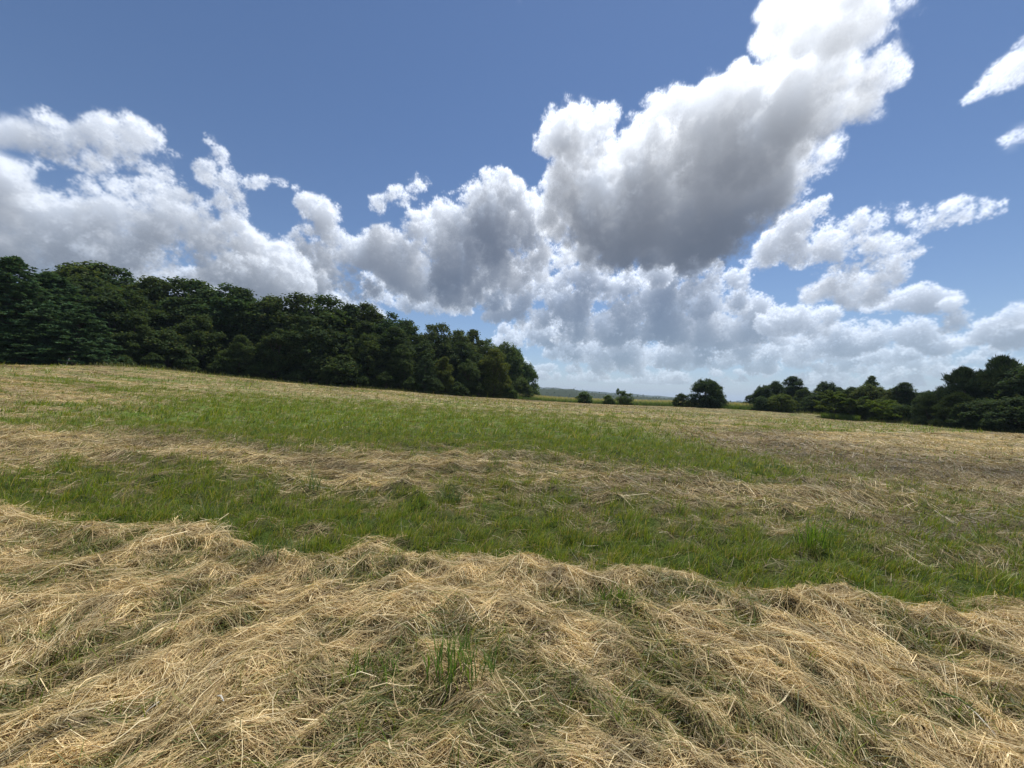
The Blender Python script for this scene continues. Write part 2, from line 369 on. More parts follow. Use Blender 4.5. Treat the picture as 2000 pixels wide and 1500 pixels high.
def noise_material(name, stops, scale, detail=6, rough=.9, stretch=(1, 1, 1), bump=.4):
    m, nt, N, L = mat_new(name)
    tc = N('ShaderNodeTexCoord'); mp = N('ShaderNodeMapping'); mp.inputs['Scale'].default_value = stretch; L(tc.outputs['Object'], mp.inputs[0])
    nz = N('ShaderNodeTexNoise'); nz.inputs['Scale'].default_value = scale; nz.inputs['Detail'].default_value = detail; nz.inputs['Roughness'].default_value = .65; L(mp.outputs[0], nz.inputs['Vector'])
    rp = N('ShaderNodeValToRGB'); e = rp.color_ramp.elements
    for k, (pos, c) in enumerate(stops):
        el = e[k] if k < 2 else e.new(pos)
        el.position = pos; el.color = (*c, 1)
    L(nz.outputs[0], rp.inputs[0])
    p = N('ShaderNodeBsdfPrincipled'); L(rp.outputs[0], p.inputs['Base Color']); p.inputs['Roughness'].default_value = rough; p.inputs['Specular IOR Level'].default_value = .2
    b = N('ShaderNodeBump'); b.inputs['Strength'].default_value = bump; L(nz.outputs[0], b.inputs['Height']); L(b.outputs[0], p.inputs['Normal'])
    o = N('ShaderNodeOutputMaterial'); L(p.outputs[0], o.inputs[0]); return m
M_BARK = noise_material('bark', [(.3, (.05, .04, .03)), (.7, (.16, .13, .10))], 9, stretch=(1, 1, .2))
M_WEATHERED = noise_material('weathered_wood', [(.3, (.30, .28, .25)), (.7, (.52, .50, .46))], 14, stretch=(1, 1, .15))
M_BROWNWOOD = noise_material('brown_wood', [(.3, (.12, .07, .04)), (.7, (.26, .17, .11))], 12, stretch=(1, 1, .2))
def ground_material():
    m, nt, N, L = mat_new('field_soil_and_stubble')
    at = N('ShaderNodeAttribute'); at.attribute_name = 'col'
    geo = N('ShaderNodeNewGeometry')
    def noise(scale, stretch, detail=5):
        mp = N('ShaderNodeMapping'); mp.inputs['Scale'].default_value = stretch; mp.inputs['Rotation'].default_value = (0, 0, .12); L(geo.outputs['Position'], mp.inputs[0])
        n = N('ShaderNodeTexNoise'); n.inputs['Scale'].default_value = scale; n.inputs['Detail'].default_value = detail; n.inputs['Roughness'].default_value = .7; L(mp.outputs[0], n.inputs['Vector']); return n.outputs[0]
    def ramp(x, a, b, c0, c1):
        r = N('ShaderNodeValToRGB'); r.color_ramp.elements[0].position = a; r.color_ramp.elements[1].position = b
        r.color_ramp.elements[0].color = (c0, c0, c0, 1); r.color_ramp.elements[1].color = (c1, c1, c1, 1); L(x, r.inputs[0]); return r.outputs[0]
    def mul(a, b):
        x = N('ShaderNodeMix'); x.data_type = 'RGBA'; x.blend_type = 'MULTIPLY'; x.inputs[0].default_value = 1; L(a, x.inputs[6]); L(b, x.inputs[7]); return x.outputs[2]
    fine = noise(9, (1, 1, 1)); rows = noise(.9, (.35, 1.6, 1)); mid = noise(2.6, (.5, 1.3, 1))
    c = mul(mul(at.outputs['Color'], ramp(fine, .3, .7, .45, 1.4)), ramp(mid, .3, .7, .6, 1.3))
    p = N('ShaderNodeBsdfPrincipled'); p.inputs['Roughness'].default_value = .95; p.inputs['Specular IOR Level'].default_value = .1
    gm = N('ShaderNodeMix'); gm.data_type = 'RGBA'; L(ramp(rows, .48, .62, 0, .45), gm.inputs[0]); L(c, gm.inputs[6])
    L(mul(at.outputs['Color'], ramp(mid, .2, .8, .45, .75)), gm.inputs[7])
    L(gm.outputs[2], p.inputs['Base Color'])
    b = N('ShaderNodeBump'); b.inputs['Strength'].default_value = .6; b.inputs['Distance'].default_value = .05; L(fine, b.inputs['Height'])
    b2 = N('ShaderNodeBump'); b2.inputs['Strength'].default_value = .5; b2.inputs['Distance'].default_value = .25; L(mid, b2.inputs['Height']); L(b.outputs[0], b2.inputs['Normal'])
    L(b2.outputs[0], p.inputs['Normal'])
    o = N('ShaderNodeOutputMaterial'); L(p.outputs[0], o.inputs[0]); return m
M_GROUND = ground_material()
# ---------------------------------------------------------------- terrain
EYE = np.array([0, 0, CAM_H])
def at(px, py, Y):                           # the place that the photograph shows at a pixel, Y metres ahead
    v = pix_dir(px, py); return EYE+v*(np.asarray(Y, float)[..., None]/v[..., 1:2])
def project(x, y, z):
    d = np.stack([x, y, z-CAM_H], -1); w = np.maximum(d@CF, 1e-3)
    return 1000+FPX*(d@CR)/w, 750-FPX*(d@CU)/w
EDGE = np.array([(-400, 708, 44), (0, 713, 54), (150, 715, 56), (225, 715, 58), (300, 722, 64), (400, 733, 70), (500, 742, 72), (594, 752, 75), (738, 761, 80), (800, 766, 82),
                 (872, 773, 88), (995, 779, 98), (1100, 787, 112), (1179, 790, 112), (1317, 794, 104), (1415, 798, 97), (1480, 802, 96), (1555, 806, 92),
                 (1615, 811, 86), (1675, 823, 74), (1760, 827, 66), (1840, 834, 58), (1920, 841, 53), (2000, 846, 50), (2400, 872, 44)], float)
EDGE_P = at(EDGE[:, 0], EDGE[:, 1], EDGE[:, 2])
def edge_depth(px): return np.interp(px, EDGE[:, 0], EDGE[:, 2])
def _tps():
    P = [tuple(p) for p in EDGE_P]
    P += [(0, 0, 0), (-4, 4, .03), (4, 4, -.03), (0, 8, 0), (-12, 10, .15), (12, 10, -.1), (0, -8, 0), (-20, -10, .3), (20, -10, -.3), (0, 30, .25), (-30, 30, 1.1), (30, 30, -.55)]
    P += [(-150, 120, 7), (-120, 40, 6), (-60, 160, 3.2), (0, 200, -1.2), (60, 180, -2.2), (110, 100, -2), (120, 40, -2.5), (-120, -100, 3), (120, -100, -3), (0, -100, -.5)]
    P += [(300*math.sin(a), 300*math.cos(a), -3) for a in np.linspace(0, 2*math.pi, 9)[:-1]]
    P = np.array(P); n = len(P); X = P[:, :2]
    def U(a, b):
        r2 = ((a[:, None]-b[None])**2).sum(-1); return .5*r2*np.log(r2+1e-6)
    A = np.zeros((n+3, n+3)); A[:n, :n] = U(X, X); A[:n, n] = 1; A[:n, n+1:] = X; A[n, :n] = 1; A[n+1:, :n] = X.T
    w = np.linalg.solve(A, np.concatenate([P[:, 2], np.zeros(3)]))
    def f(x, y):
        q = np.stack([x, y], -1).reshape(-1, 2); out = np.empty(len(q))
        for s in range(0, len(q), 40000):
            b = q[s:s+40000]; out[s:s+40000] = U(b, X)@w[:n]+w[n]+b@w[n+1:]
        return out.reshape(np.shape(x))
    return f
_base = _tps()
# the smooth lie of the land, tabulated for speed, falling away to a low plain
_TX = np.linspace(-300, 300, 301); _TY = np.linspace(-300, 300, 301)
_TZ = _base(*np.meshgrid(_TX, _TY, indexing='ij'))
def land(x, y):
    x = np.asarray(x, float); y = np.asarray(y, float)
    u = np.clip((x+300)/2, 0, 299.999); v = np.clip((y+300)/2, 0, 299.999); i = u.astype(int); j = v.astype(int); fu, fv = u-i, v-j
    z = (_TZ[i, j]*(1-fu)+_TZ[i+1, j]*fu)*(1-fv)+(_TZ[i, j+1]*(1-fu)+_TZ[i+1, j+1]*fu)*fv
    r = np.hypot(x, y); k = sstep(220, 300, r)
    return z*(1-k)+k*(-3-sstep(300, 1500, r)*14)
RIM = np.array([(-900, 1000), (0, 1003), (150, 1030), (250, 1058), (330, 1046), (400, 1040), (500, 1072), (600, 1095), (700, 1076), (800, 1082), (880, 1110), (1000, 1100), (1100, 1110),
                (1180, 1130), (1250, 1122), (1320, 1132), (1400, 1150), (1480, 1165), (1560, 1166), (1640, 1150), (1720, 1185), (1820, 1202), (2000, 1198), (2900, 1260)], float)+np.array([0, 13.])
def poly_mask(px, py, poly, soft):           # signed distance to a polygon, softened
    poly = np.array(poly, float); n = len(poly); ins = np.zeros(px.shape, bool); d2 = np.full(px.shape, 1e12)
    for a in range(n):
        (x0, y0), (x1, y1) = poly[a], poly[(a+1) % n]
        c = ((y0 > py) != (y1 > py)) & (px < (x1-x0)*(py-y0)/((y1-y0) if y1 != y0 else 1e-9)+x0); ins ^= c
        ex, ey = x1-x0, (y1-y0)*3.; wx, wy = px-x0, (py-y0)*3.; t = np.clip((wx*ex+wy*ey)/(ex*ex+ey*ey+1e-9), 0, 1)
        d2 = np.minimum(d2, (wx-t*ex)**2+(wy-t*ey)**2)
    return sstep(-soft, soft, np.where(ins, 1, -1)*np.sqrt(d2))
PATCH = [(90, 815), (250, 790), (420, 768), (700, 783), (1000, 803), (1250, 830), (1330, 846), (1450, 880), (1640, 925), (1500, 940), (1300, 925), (1100, 893), (900, 880), (620, 880), (450, 866), (300, 842), (140, 832)]
TAN1 = [(-600, 790), (0, 800), (90, 838), (300, 850), (450, 872), (620, 888), (960, 885), (1000, 905), (820, 930), (840, 960), (640, 955), (500, 905), (250, 890), (0, 925), (-600, 930)]
TAN2 = [(1060, 905), (1250, 925), (1480, 930), (1730, 945), (1760, 1005), (1560, 1000), (1350, 975), (1150, 960)]
TAN3 = [(1700, 860), (2900, 880), (2900, 985), (2000, 985), (1850, 960), (1700, 925)]
BROWN = [(1300, 845), (1480, 838), (1720, 880), (2100, 910), (2900, 940), (2900, 965), (2000, 950), (1650, 915), (1420, 880)]
def zones(x, y):
    """what covers the field at a place: near hay (0..1), green grass (0..1), brown thatch (0..1), pixel row for detail"""
    z = land(x, y); px, py = project(x, y, z); back = y < .6
    w = n2(x, y, .8, 1)*14+n2(x, y, .25, 2)*6
    near = sstep(-30, 16, py-np.interp(px, RIM[:, 0], RIM[:, 1])+w*.6); near = np.where(back, 1., near)
    wm = np.stack([px+w*2.5, py+w*.55])
    patch = poly_mask(wm[0], wm[1], PATCH, 75)
    tan = np.maximum.reduce([poly_mask(wm[0], wm[1], TAN1, 45), .75*poly_mask(wm[0], wm[1], TAN2, 70), .7*poly_mask(wm[0], wm[1], TAN3, 60)])
    brown = poly_mask(wm[0], wm[1], BROWN, 60)
    up = sstep(800, 870, py)*sstep(0, 1, (py-760)/60)
    # second swath: green aftermath, strongest right behind the near hay
    rel = py-np.interp(px, RIM[:, 0], RIM[:, 1])
    green = sstep(-240, -110, rel+w*1.2)*.74+.30*sstep(-130, -60, rel+w)
    green = np.maximum(green, .47*sstep(850, 900, py+w))
    green = green*(1-tan*.9)
    green = np.maximum(green*sstep(840, 890, py), patch)
    far = n2(x*.22, y+x*.05, 1.5, 3)*.24+n2(x*.2, y+x*.05, 5., 4)*.18
    green = np.where(py < 845, np.maximum(patch, np.clip(.30+far*1.3+.24*rows(x, y)+.20*sstep(1050, 1700, px), 0, 1)), green)
    green = np.clip(green*(1.0+.16*n2(x, y, .9, 1))+n2(x*.5, y, .45, 5)*.13*(1-patch*.4), 0, 1)*(1-brown*.45)
    green = np.where(near > .5, 0, green)
    return np.where(back, 1, near), np.where(back, 0, green), np.where(back, 0, brown), px, py
def rows(x, y): return np.sin((y+.22*x)*2*np.pi/3.3+.9*n2(x*.3, y, 4., 2))*(1-sstep(60, 95, y))*sstep(7, 14, y)
def flow(px, py, x, y):                      # heading of the combed hay on the ground
    u, v = px-1000, np.maximum(py-770-.035*(px-1000), 25.)
    ph = np.interp(px, [-200, 200, 700, 1050, 1350, 1700, 2300], [30, 26, 14, -6, -26, -34, -38])
    ph = np.where(py > 1180, ph, ph*.5)+n2(x, y, .7, 4)*16*sstep(880, 1150, py)
    ph = np.radians(ph); du, dv = np.cos(ph), -np.sin(ph)
    gx, gy = v*du-u*dv, -FPX*dv
    return np.arctan2(gy, gx)
HOLES = [(50, 1150, 120, 20, 6), (350, 1110, 80, 16, 10), (340, 1205, 75, 14, 15), (215, 1295, 120, 30, 20), (60, 1355, 90, 32, 28), (70, 1265, 60, 18, 20),
         (670, 1112, 60, 14, 8), (700, 1145, 85, 18, 6), (480, 1105, 50, 15, 15), (690, 1340, 120, 50, 10), (920, 1285, 90, 40, 0), (880, 1430, 250, 70, -8), (1000, 1330, 90, 34, -12),
         (1150, 1195, 95, 22, -4), (1240, 1240, 62, 28, -10), (1300, 1185, 50, 14, 0), (1455, 1245, 30, 26, -30), (1740, 1240, 55, 20, -14), (1830, 1285, 85, 28, -18), (1310, 1330, 110, 34, -26),
         (1090, 1375, 130, 50, -12), (1190, 1420, 130, 60, -14), (1830, 1390, 70, 20, -32), (1690, 1440, 70, 34, -40), (1460, 1400, 34, 16, -30), (150, 1090, 90, 16, 4), (1400, 1170, 40, 20, 0), (450, 1250, 70, 16, 18)]
def holes(x, y, px, py):                     # places where the hay lies thin and the green shows
    a = flow(px, py, x, y)*.0+np.where(px < 1000, .95, -.85+np.pi)
    c, s = np.cos(a), np.sin(a); p, q = x*c+y*s, -x*s+y*c
    h = n2(p*.42, q, .42, 2)+.55*n2(p*.6, q, .2, 3)+.5*n2(x, y, 1.7, 1)
    h = sstep(.95, 1.7, h)*.8
    w = n2(x, y, .16, 2)*.30+n2(x, y, .5, 4)*.25
    for (cx, cy, rx, ry, deg) in HOLES:
        c, s = math.cos(math.radians(deg)), math.sin(math.radians(deg)); a, b = (px-cx)*c-(py-cy)*s, (px-cx)*s+(py-cy)*c
        h = np.maximum(h, (1-sstep(.5, 1.45, np.sqrt((a/rx)**2+(b/ry)**2)+w))*(.75 if rx > 110 else 1.))
    return h
def relief(x, y, Z=None):
    near, green, brown, px, py = Z if Z is not None else zones(x, y)
    r = np.hypot(x, y); k = 1-sstep(25, 70, r)
    rim = np.exp(-((py-np.interp(px, RIM[:, 0], RIM[:, 1])-22)/26.)**2)
    a = flow(px, py, x, y)*0+np.where(px < 1000, .95, -.85+np.pi); c, s = np.cos(a), np.sin(a); p, q = x*c+y*s, -x*s+y*c
    lump = .010*n2(x, y, .85, 0)+.016*n2(p*.24, q, .20, 1)+.008*n2(x, y, .10, 2)
    h = near*(.08+lump*1.1+.022*rim*(1+1.1*n2(x, y, .4, 3)))
    h = h+(1-near)*k*(.03*n2(x, y, .6, 3)+.045*n2(x*.5, y, 1.6, 5)*(1-green*.5)+.014*n2(x, y, .22, 0)-.03*rows(x, y))
    h = h-near*.045*holes(x, y, px, py)
    return np.where((r < 70), h, 0)
def surf(x, y): return land(x, y)+relief(x, y)
def build_ground():
    az = np.radians(np.concatenate([np.linspace(-72, 72, 340), np.linspace(72, 288, 46)[1:-1]]))
    r = np.concatenate([[.02], np.geomspace(.45, 12, 150), np.geomspace(12, 130, 95)[1:], np.geomspace(130, 5000, 50)[1:]])
    A, Rr = np.meshgrid(az, r, indexing='ij'); x, y = np.sin(A)*Rr, np.cos(A)*Rr
    Z = zones(x, y); near, green, brown, px, py = Z
    z = land(x, y)+relief(x, y, Z)-.015
    nA, nR = A.shape; i = np.arange(nA)[:, None]; j = np.arange(nR-1)[None, :]; k = (i+1) % nA
    f = np.stack([i*nR+j, i*nR+j+1, k*nR+j+1, k*nR+j], -1).reshape(-1, 4)
    straw = np.array([.34, .27, .145]); gr = np.array([.11, .165, .03]); br = np.array([.20, .145, .085]); litter = np.array([.07, .05, .032]); sod = np.array([.085, .075, .035])
    col = straw+(gr-straw)*green[..., None]; col = col+(br-col)*(.6*brown[..., None])
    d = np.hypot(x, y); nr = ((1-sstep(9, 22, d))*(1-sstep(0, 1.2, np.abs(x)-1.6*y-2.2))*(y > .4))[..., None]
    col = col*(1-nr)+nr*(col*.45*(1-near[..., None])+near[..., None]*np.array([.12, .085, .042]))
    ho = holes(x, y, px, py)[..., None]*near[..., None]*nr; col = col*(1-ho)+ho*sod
    past = sstep(0, 3, y-edge_depth(px))*(y > 20)
    wood = past*np.where((px < 1003) | ((px > 1560) & (px < 2250)), 1, 0); verge = past*(1-wood)*(d < 400)
    col = col+(litter-col)*wood[..., None]; col = col+(np.array([.09, .13, .04])-col)*verge[..., None]
    fm = sstep(350, 420, d)[..., None]; fields = np.array([.10, .13, .045])+np.clip(n2(x, y, 260, 1)*.5+.5, 0, 1)[..., None]*np.array([.10, .08, .03])
    col = col*(1-fm)+fields*fm
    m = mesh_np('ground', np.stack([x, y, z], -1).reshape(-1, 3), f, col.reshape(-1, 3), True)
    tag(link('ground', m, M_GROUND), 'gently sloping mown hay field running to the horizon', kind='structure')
build_ground()
# ---------------------------------------------------------------- hay and grass
RG = np.random.default_rng(4)
def scatter(y0, y1, dens, wide=1.5, pad=1.9):
    n = int(dens*(wide*(y1*y1-y0*y0)+2*pad*(y1-y0)))
    t = RG.random(n); y = np.sqrt(y0*y0+t*(y1*y1-y0*y0)); x = (RG.random(n)*2-1)*(wide*y+pad); return x, y
def ribbons(P, Wd, width, taper, col):
    """P (n,k,3) centre lines, Wd (n,3) or (n,k,3) side vectors, width (n,)"""
    n, k = P.shape[:2]
    if Wd.ndim == 2: Wd = np.repeat(Wd[:, None], k, 1)
    hw = (width[:, None]*.5*np.asarray(taper)[None])[..., None]*Wd
    V = np.stack([P-hw, P+hw], 2).reshape(n, 2*k, 3)
    j = np.arange(k-1)*2; q = np.stack([j, j+1, j+3, j+2], -1)
    F = (np.arange(n)[:, None, None]*(2*k)+q[None]).reshape(-1, 4)
    C = np.repeat(col[:, None], 2*k, 1)
    return V.reshape(-1, 3), F, C.reshape(-1, 3)
STRAWS = np.array([(.68, .55, .30), (.56, .43, .215), (.42, .30, .145), (.76, .65, .40), (.25, .165, .08), (.36, .31, .12), (.15, .18, .055)])
GREENS = np.array([(.14, .225, .025), (.20, .275, .030), (.265, .31, .040), (.075, .14, .026), (.28, .27, .06), (.42, .35, .16)])
def pick(tab, w, n):
    w = np.asarray(w, float); c = np.cumsum(w/w.sum()); k = np.searchsorted(c, RG.random(n)); k = np.minimum(k, len(tab)-1)
    return tab[k]*(1+RG.normal(0, .12, (n, 1))).clip(.5, 1.5)
def straw_layer(geo, x, y, length, width, k, lift, spread, weights, green_w=None, tone=None, broad=.0):
    n = len(x)
    if n == 0: return
    z = land(x, y); px, py = project(x, y, z)
    spread = spread+.75*np.exp(-((py-np.interp(px, RIM[:, 0], RIM[:, 1])-20)/38.)**2)
    a = flow(px, py, x, y)+RG.normal(0, 1, n)*spread; wild = RG.random(n) < .19; a[wild] = RG.random(wild.sum())*6.283
    ln = length*np.exp(RG.normal(0, .35, n)); bend = RG.normal(0, .6, n)
    t = np.linspace(-.5, .5, k); P = np.zeros((n, k, 3)); pit = RG.normal(0, .10, n); off = np.abs(RG.normal(0, lift, n))
    for i, s in enumerate(t):
        aa = a+bend*s; X, Y = x+np.cos(aa)*ln*s, y+np.sin(aa)*ln*s
        P[:, i] = np.stack([X, Y, surf(X, Y)+off+pit*ln*s+.16*ln*(.25-s*s)*RG.random(n)], -1)
    tg = unit(P[:, -1]-P[:, 0]); side = unit(np.cross(tg, np.array([0, 0, 1.])+RG.normal(0, .55, (n, 3))))
    c = pick(STRAWS, weights, n)
    if green_w is not None:
        g = RG.random(n) < green_w; c[g] = pick(STRAWS[[5, 6, 4]], [.5, .4, .2], g.sum())
    if tone is not None: c = c*np.asarray(tone)[:, None]
    wv = width*np.exp(RG.normal(-.05, .35, n))*np.where(RG.random(n) < broad, 2.0, 1.)
    geo.add(*ribbons(P, side, wv, np.linspace(1, .6, k), c))
def grass_layer(geo, x, y, h, width, k, weights, lean=.35, lift=0., heading=None, dark=None):
    n = len(x)
    if n == 0: return
    a = RG.random(n)*6.283; hh = h*np.exp(RG.normal(0, .3, n)); ln = np.abs(RG.normal(lean, lean*.5, n))
    z = surf(x, y)+lift; P = np.zeros((n, k, 3)); wind = np.array([.25, .05])
    for i, s in enumerate(np.linspace(0, 1, k)):
        r = hh*ln*s**1.7; P[:, i] = np.stack([x+np.cos(a)*r+wind[0]*hh*s*s, y+np.sin(a)*r+wind[1]*hh*s*s, z+hh*s*(1-.28*ln*s)], -1)
    b = a+np.pi/2+RG.normal(0, .6, n); side = np.stack([np.cos(b), np.sin(b), np.zeros(n)], -1)
    geo.add(*ribbons(P, side, width*(1+RG.random(n)*.5), 1.05-np.linspace(0, 1, k)**1.5, pick(GREENS, weights, n)))
def build_cover():
    near_hay, field_hay, grass = Geo(), Geo(), Geo()
    WS = [.30, .28, .18, .12, .07, .04, .01]
    # the thick swath at the photographer's feet
    for (y0, y1, dens, wid, ln, k, lift) in ((.7, 2.3, 8200, .0023, .17, 4, .016), (2.3, 3.6, 6000, .0029, .19, 3, .016), (3.6, 6.5, 3300, .0042, .23, 3, .018)):
        x, y = scatter(y0, y1, dens); near, green, brown, px, py = zones(x, y); ho = holes(x, y, px, py)
        m = (near > RG.random(len(x))) & (RG.random(len(x)) > ho*.72); x, y, ho = x[m], y[m], ho[m]
        straw_layer(near_hay, x, y, ln, wid, k, lift, .46, WS, .06+ho*.62, (1-.35*ho)*(1+.22*n2(x, y, .3, 5)).clip(.5, 1.3), .04)
    # loose bent stems on top, pointing anywhere
    for (y0, y1, dens, wid, k) in ((.7, 2.6, 170, .0022, 5), (2.6, 6, 110, .0034, 4)):
        x, y = scatter(y0, y1, dens); near, green, brown, px, py = zones(x, y); m = near > RG.random(len(x))*1.2
        straw_layer(near_hay, x[m], y[m], .18, wid, k, .03, 1.2, [.4, .2, .1, .25, .03, .05, .02], None, None, .10)
    # green stalks and blades lying in the thin places
    x, y = scatter(.7, 5.5, 3600); near, green, brown, px, py = zones(x, y); ho = holes(x, y, px, py)
    m = (near > .5) & (RG.random(len(x)) < ho*.75); straw_layer(grass, x[m], y[m], .15, .0036, 4, .016, .6, [0, 0, .03, 0, .06, .3, .7])
    m = (near > .5) & (RG.random(len(x)) < ho*.20); grass_layer(grass, x[m], y[m], .09, .004, 3, [.2, .3, .2, .3, .1, .1], .6)
    # thinner hay farther out
    for (y0, y1, dens, wid, ln, k) in ((2.6, 5.5, 2000, .0038, .20, 3), (5.5, 12, 800, .0068, .24, 2), (12, 30, 140, .015, .36, 2), (30, 100, 16., .034, .55, 2)):
        x, y = scatter(y0, y1, dens, 1.48, min(1.9, .5*y0)); near, green, brown, px, py = zones(x, y)
        m = (near < .6) & (RG.random(len(x)) > np.clip(green*1.15, 0, .95)) & (y < edge_depth(px)+1); x, y, g, b = x[m], y[m], green[m], brown[m]
        straw_layer(field_hay, x, y, ln, wid, k, .02+.0004*(y0), .65, [.24, .27, .22, .12, .12, .06, .02], .12+g*.45, (1-.5*b)*(1-.45*g)*(1-.12*sstep(900, 1500, project(x, y, land(x, y))[0])*(y < 16))*(.90-.12*sstep(20, 60, y))*(1-.13*rows(x, y))*(1+.2*n2(x*.3, y+x*.05, .8+y*.05, 5)).clip(.6, 1.4))
    # standing green aftermath
    for (y0, y1, dens, wid, h, k, pw) in ((2.6, 4.6, 3900, .0042, .09, 4, 1.0), (4.6, 7.5, 2200, .006, .10, 3, 1.0), (7.5, 13, 800, .0095, .115, 3, 1.), (13, 32, 175, .021, .15, 3, 1.), (32, 60, 12, .05, .28, 2, 1.)):
        x, y = scatter(y0, y1, dens, 1.48, min(1.9, .5*y0)); near, green, brown, px, py = zones(x, y)
        cl = .65+.5*n2(x, y, .32 if y0 < 10 else 1.2, 4)
        m = (near < .5) & (RG.random(len(x)) < green**1.3*cl) & (y < edge_depth(px)); x, y, g = x[m], y[m], green[m]
        hv = h*np.clip(.5+.5*g+.42*n2(x, y, .45 if y0 < 10 else 1.5, 0), .3, 2.1)
        grass_layer(grass, x, y, hv, wid, k, [.22, .27, .22, .10, .15, .10], .5)
    # a few tall seed stems left standing by the mower
    x, y = scatter(3.2, 9, 10, 1.5); near, green, brown, px, py = zones(x, y); m = (near < .4) & (green > .35) & (RG.random(len(x)) < .55*np.clip(n2(x, y, 1.1, 2), 0, 1.6)); x, y = x[m], y[m]
    grass_layer(grass, x, y, .42, .006, 5, [.3, .2, .1, .4, .1, .1], .3)
    for nm, g, mt, lb in (('hay', near_hay, M_HAY, 'thick swath of dry cut hay lying across the foreground'), ('hay', field_hay, M_HAY, 'thin scattered cut hay over the field beyond the swath'),
                          ('grass', grass, M_GRASS, 'green regrowing grass in strips and patches of the field')):
        tag(link(nm, g.mesh(nm), mt), lb, kind='stuff')
        print(nm, sum(len(f) for f in g.f)*2)
build_cover()
# ---------------------------------------------------------------- trees: crowns of leaf-sized faces over limbs
TR = np.random.default_rng(8)
def rdir(n): return unit(TR.normal(0, 1, (n, 3)))
def leaves(geo, P, Nn, size, col, long=1.0, narrow=1.0, along=None):
    n = len(P); a = unit(np.cross(Nn, rdir(n)))
    if along is not None: a = unit(along+rdir(n)*.5+np.array([0, 0, .5])); Nn = unit(np.cross(a, rdir(n)))
    b = np.cross(Nn, a); s = (size*(.7+.6*TR.random(n)))[:, None]
    V = np.stack([P-a*s*long*.6, P-b*s*.42*narrow+Nn*s*.1, P+a*s*long*.6, P+b*s*.42*narrow+Nn*s*.1], 1)
    F = np.arange(4*n).reshape(n, 4); geo.add(V.reshape(-1, 3), F, np.repeat(col, 4, 0))
def leaf_cols(n, base, var=.16):
    c = np.array(base)[None]*np.exp(TR.normal(0, var, (n, 1))); c[:, 0] *= np.exp(TR.normal(0, .12, n)); return c
def limb_geo(H, tips, r0, lean=.0, low=.25):
    g = Geo(); z = np.linspace(-.4, H*.86, 8); t = z.clip(0)/H
    off = np.cumsum(TR.normal(0, .012*H, (8, 2)), 0)*t[:, None]
    g.tube(np.column_stack([off[:, 0]+lean*z.clip(0), off[:, 1], z]), r0*np.array([1.5, 1.0, .9, .78, .62, .45, .3, .12]), 8)
    return g, lambda h: np.array([np.interp(h, z, off[:, 0]+lean*z.clip(0)), np.interp(h, z, off[:, 1]), h])
def broadleaf(H, rad, prof, nl, lobe, leaf, base, per=26, low=.04, clump=8, long=1.0, narrow=1.0):
    """prof: (relative height, relative radius) points of the crown outline"""
    prof = np.array(prof); hs = np.concatenate([TR.uniform(low, 1, int(nl*.82)), TR.uniform(low+.1, .9, nl-int(nl*.82))])
    ins = np.arange(nl) >= int(nl*.82); rr = np.interp(hs, prof[:, 0], prof[:, 1])*rad; th = np.arange(nl)*2.39996+TR.normal(0, .3, nl)
    q = np.where(ins, TR.uniform(0, .6, nl), TR.uniform(.68, 1.02, nl)); lr = lobe*np.exp(TR.normal(0, .25, nl))
    cen = np.column_stack([np.cos(th)*(rr-lr*.6).clip(0)*q, np.sin(th)*(rr-lr*.6).clip(0)*q, hs*H-lr*.7])
    g = Geo(); sp = per
    for c, r in zip(cen, lr):
        d = rdir(sp); d[:, 2] = np.where(d[:, 2] < -.35, -d[:, 2], d[:, 2]); sc_ = c+d*(r*TR.uniform(.62, 1.1, sp))[:, None]*np.array([1, 1, .85])
        P = np.repeat(sc_, clump, 0)+TR.normal(0, leaf*.75, (sp*clump, 3)); D = np.repeat(d, clump, 0)
        Nn = unit(D*.55+np.array([0, 0, .75])+TR.normal(0, .55, P.shape))
        tone = np.repeat(np.exp(TR.normal(0, .11, sp)), clump)[:, None]
        leaves(g, P, Nn, np.full(len(P), leaf), leaf_cols(len(P), base)*tone, long, narrow, D if long > 1.5 else None)
    t, tp = limb_geo(H, None, .018*H+.05)
    b = Geo()
    for k in TR.choice(nl, min(nl, 16), replace=False):
        c = cen[k]; h0 = max(.14*H, c[2]-np.hypot(c[0], c[1])*.9-.1*H); p0 = tp(min(h0, .8*H)); mid = (p0+c)/2+np.array([0, 0, -.06*H])*TR.random()
        b.tube([p0, mid, c], [.006*H+.03, .005*H+.015, .012], 5)
    return g, t, b
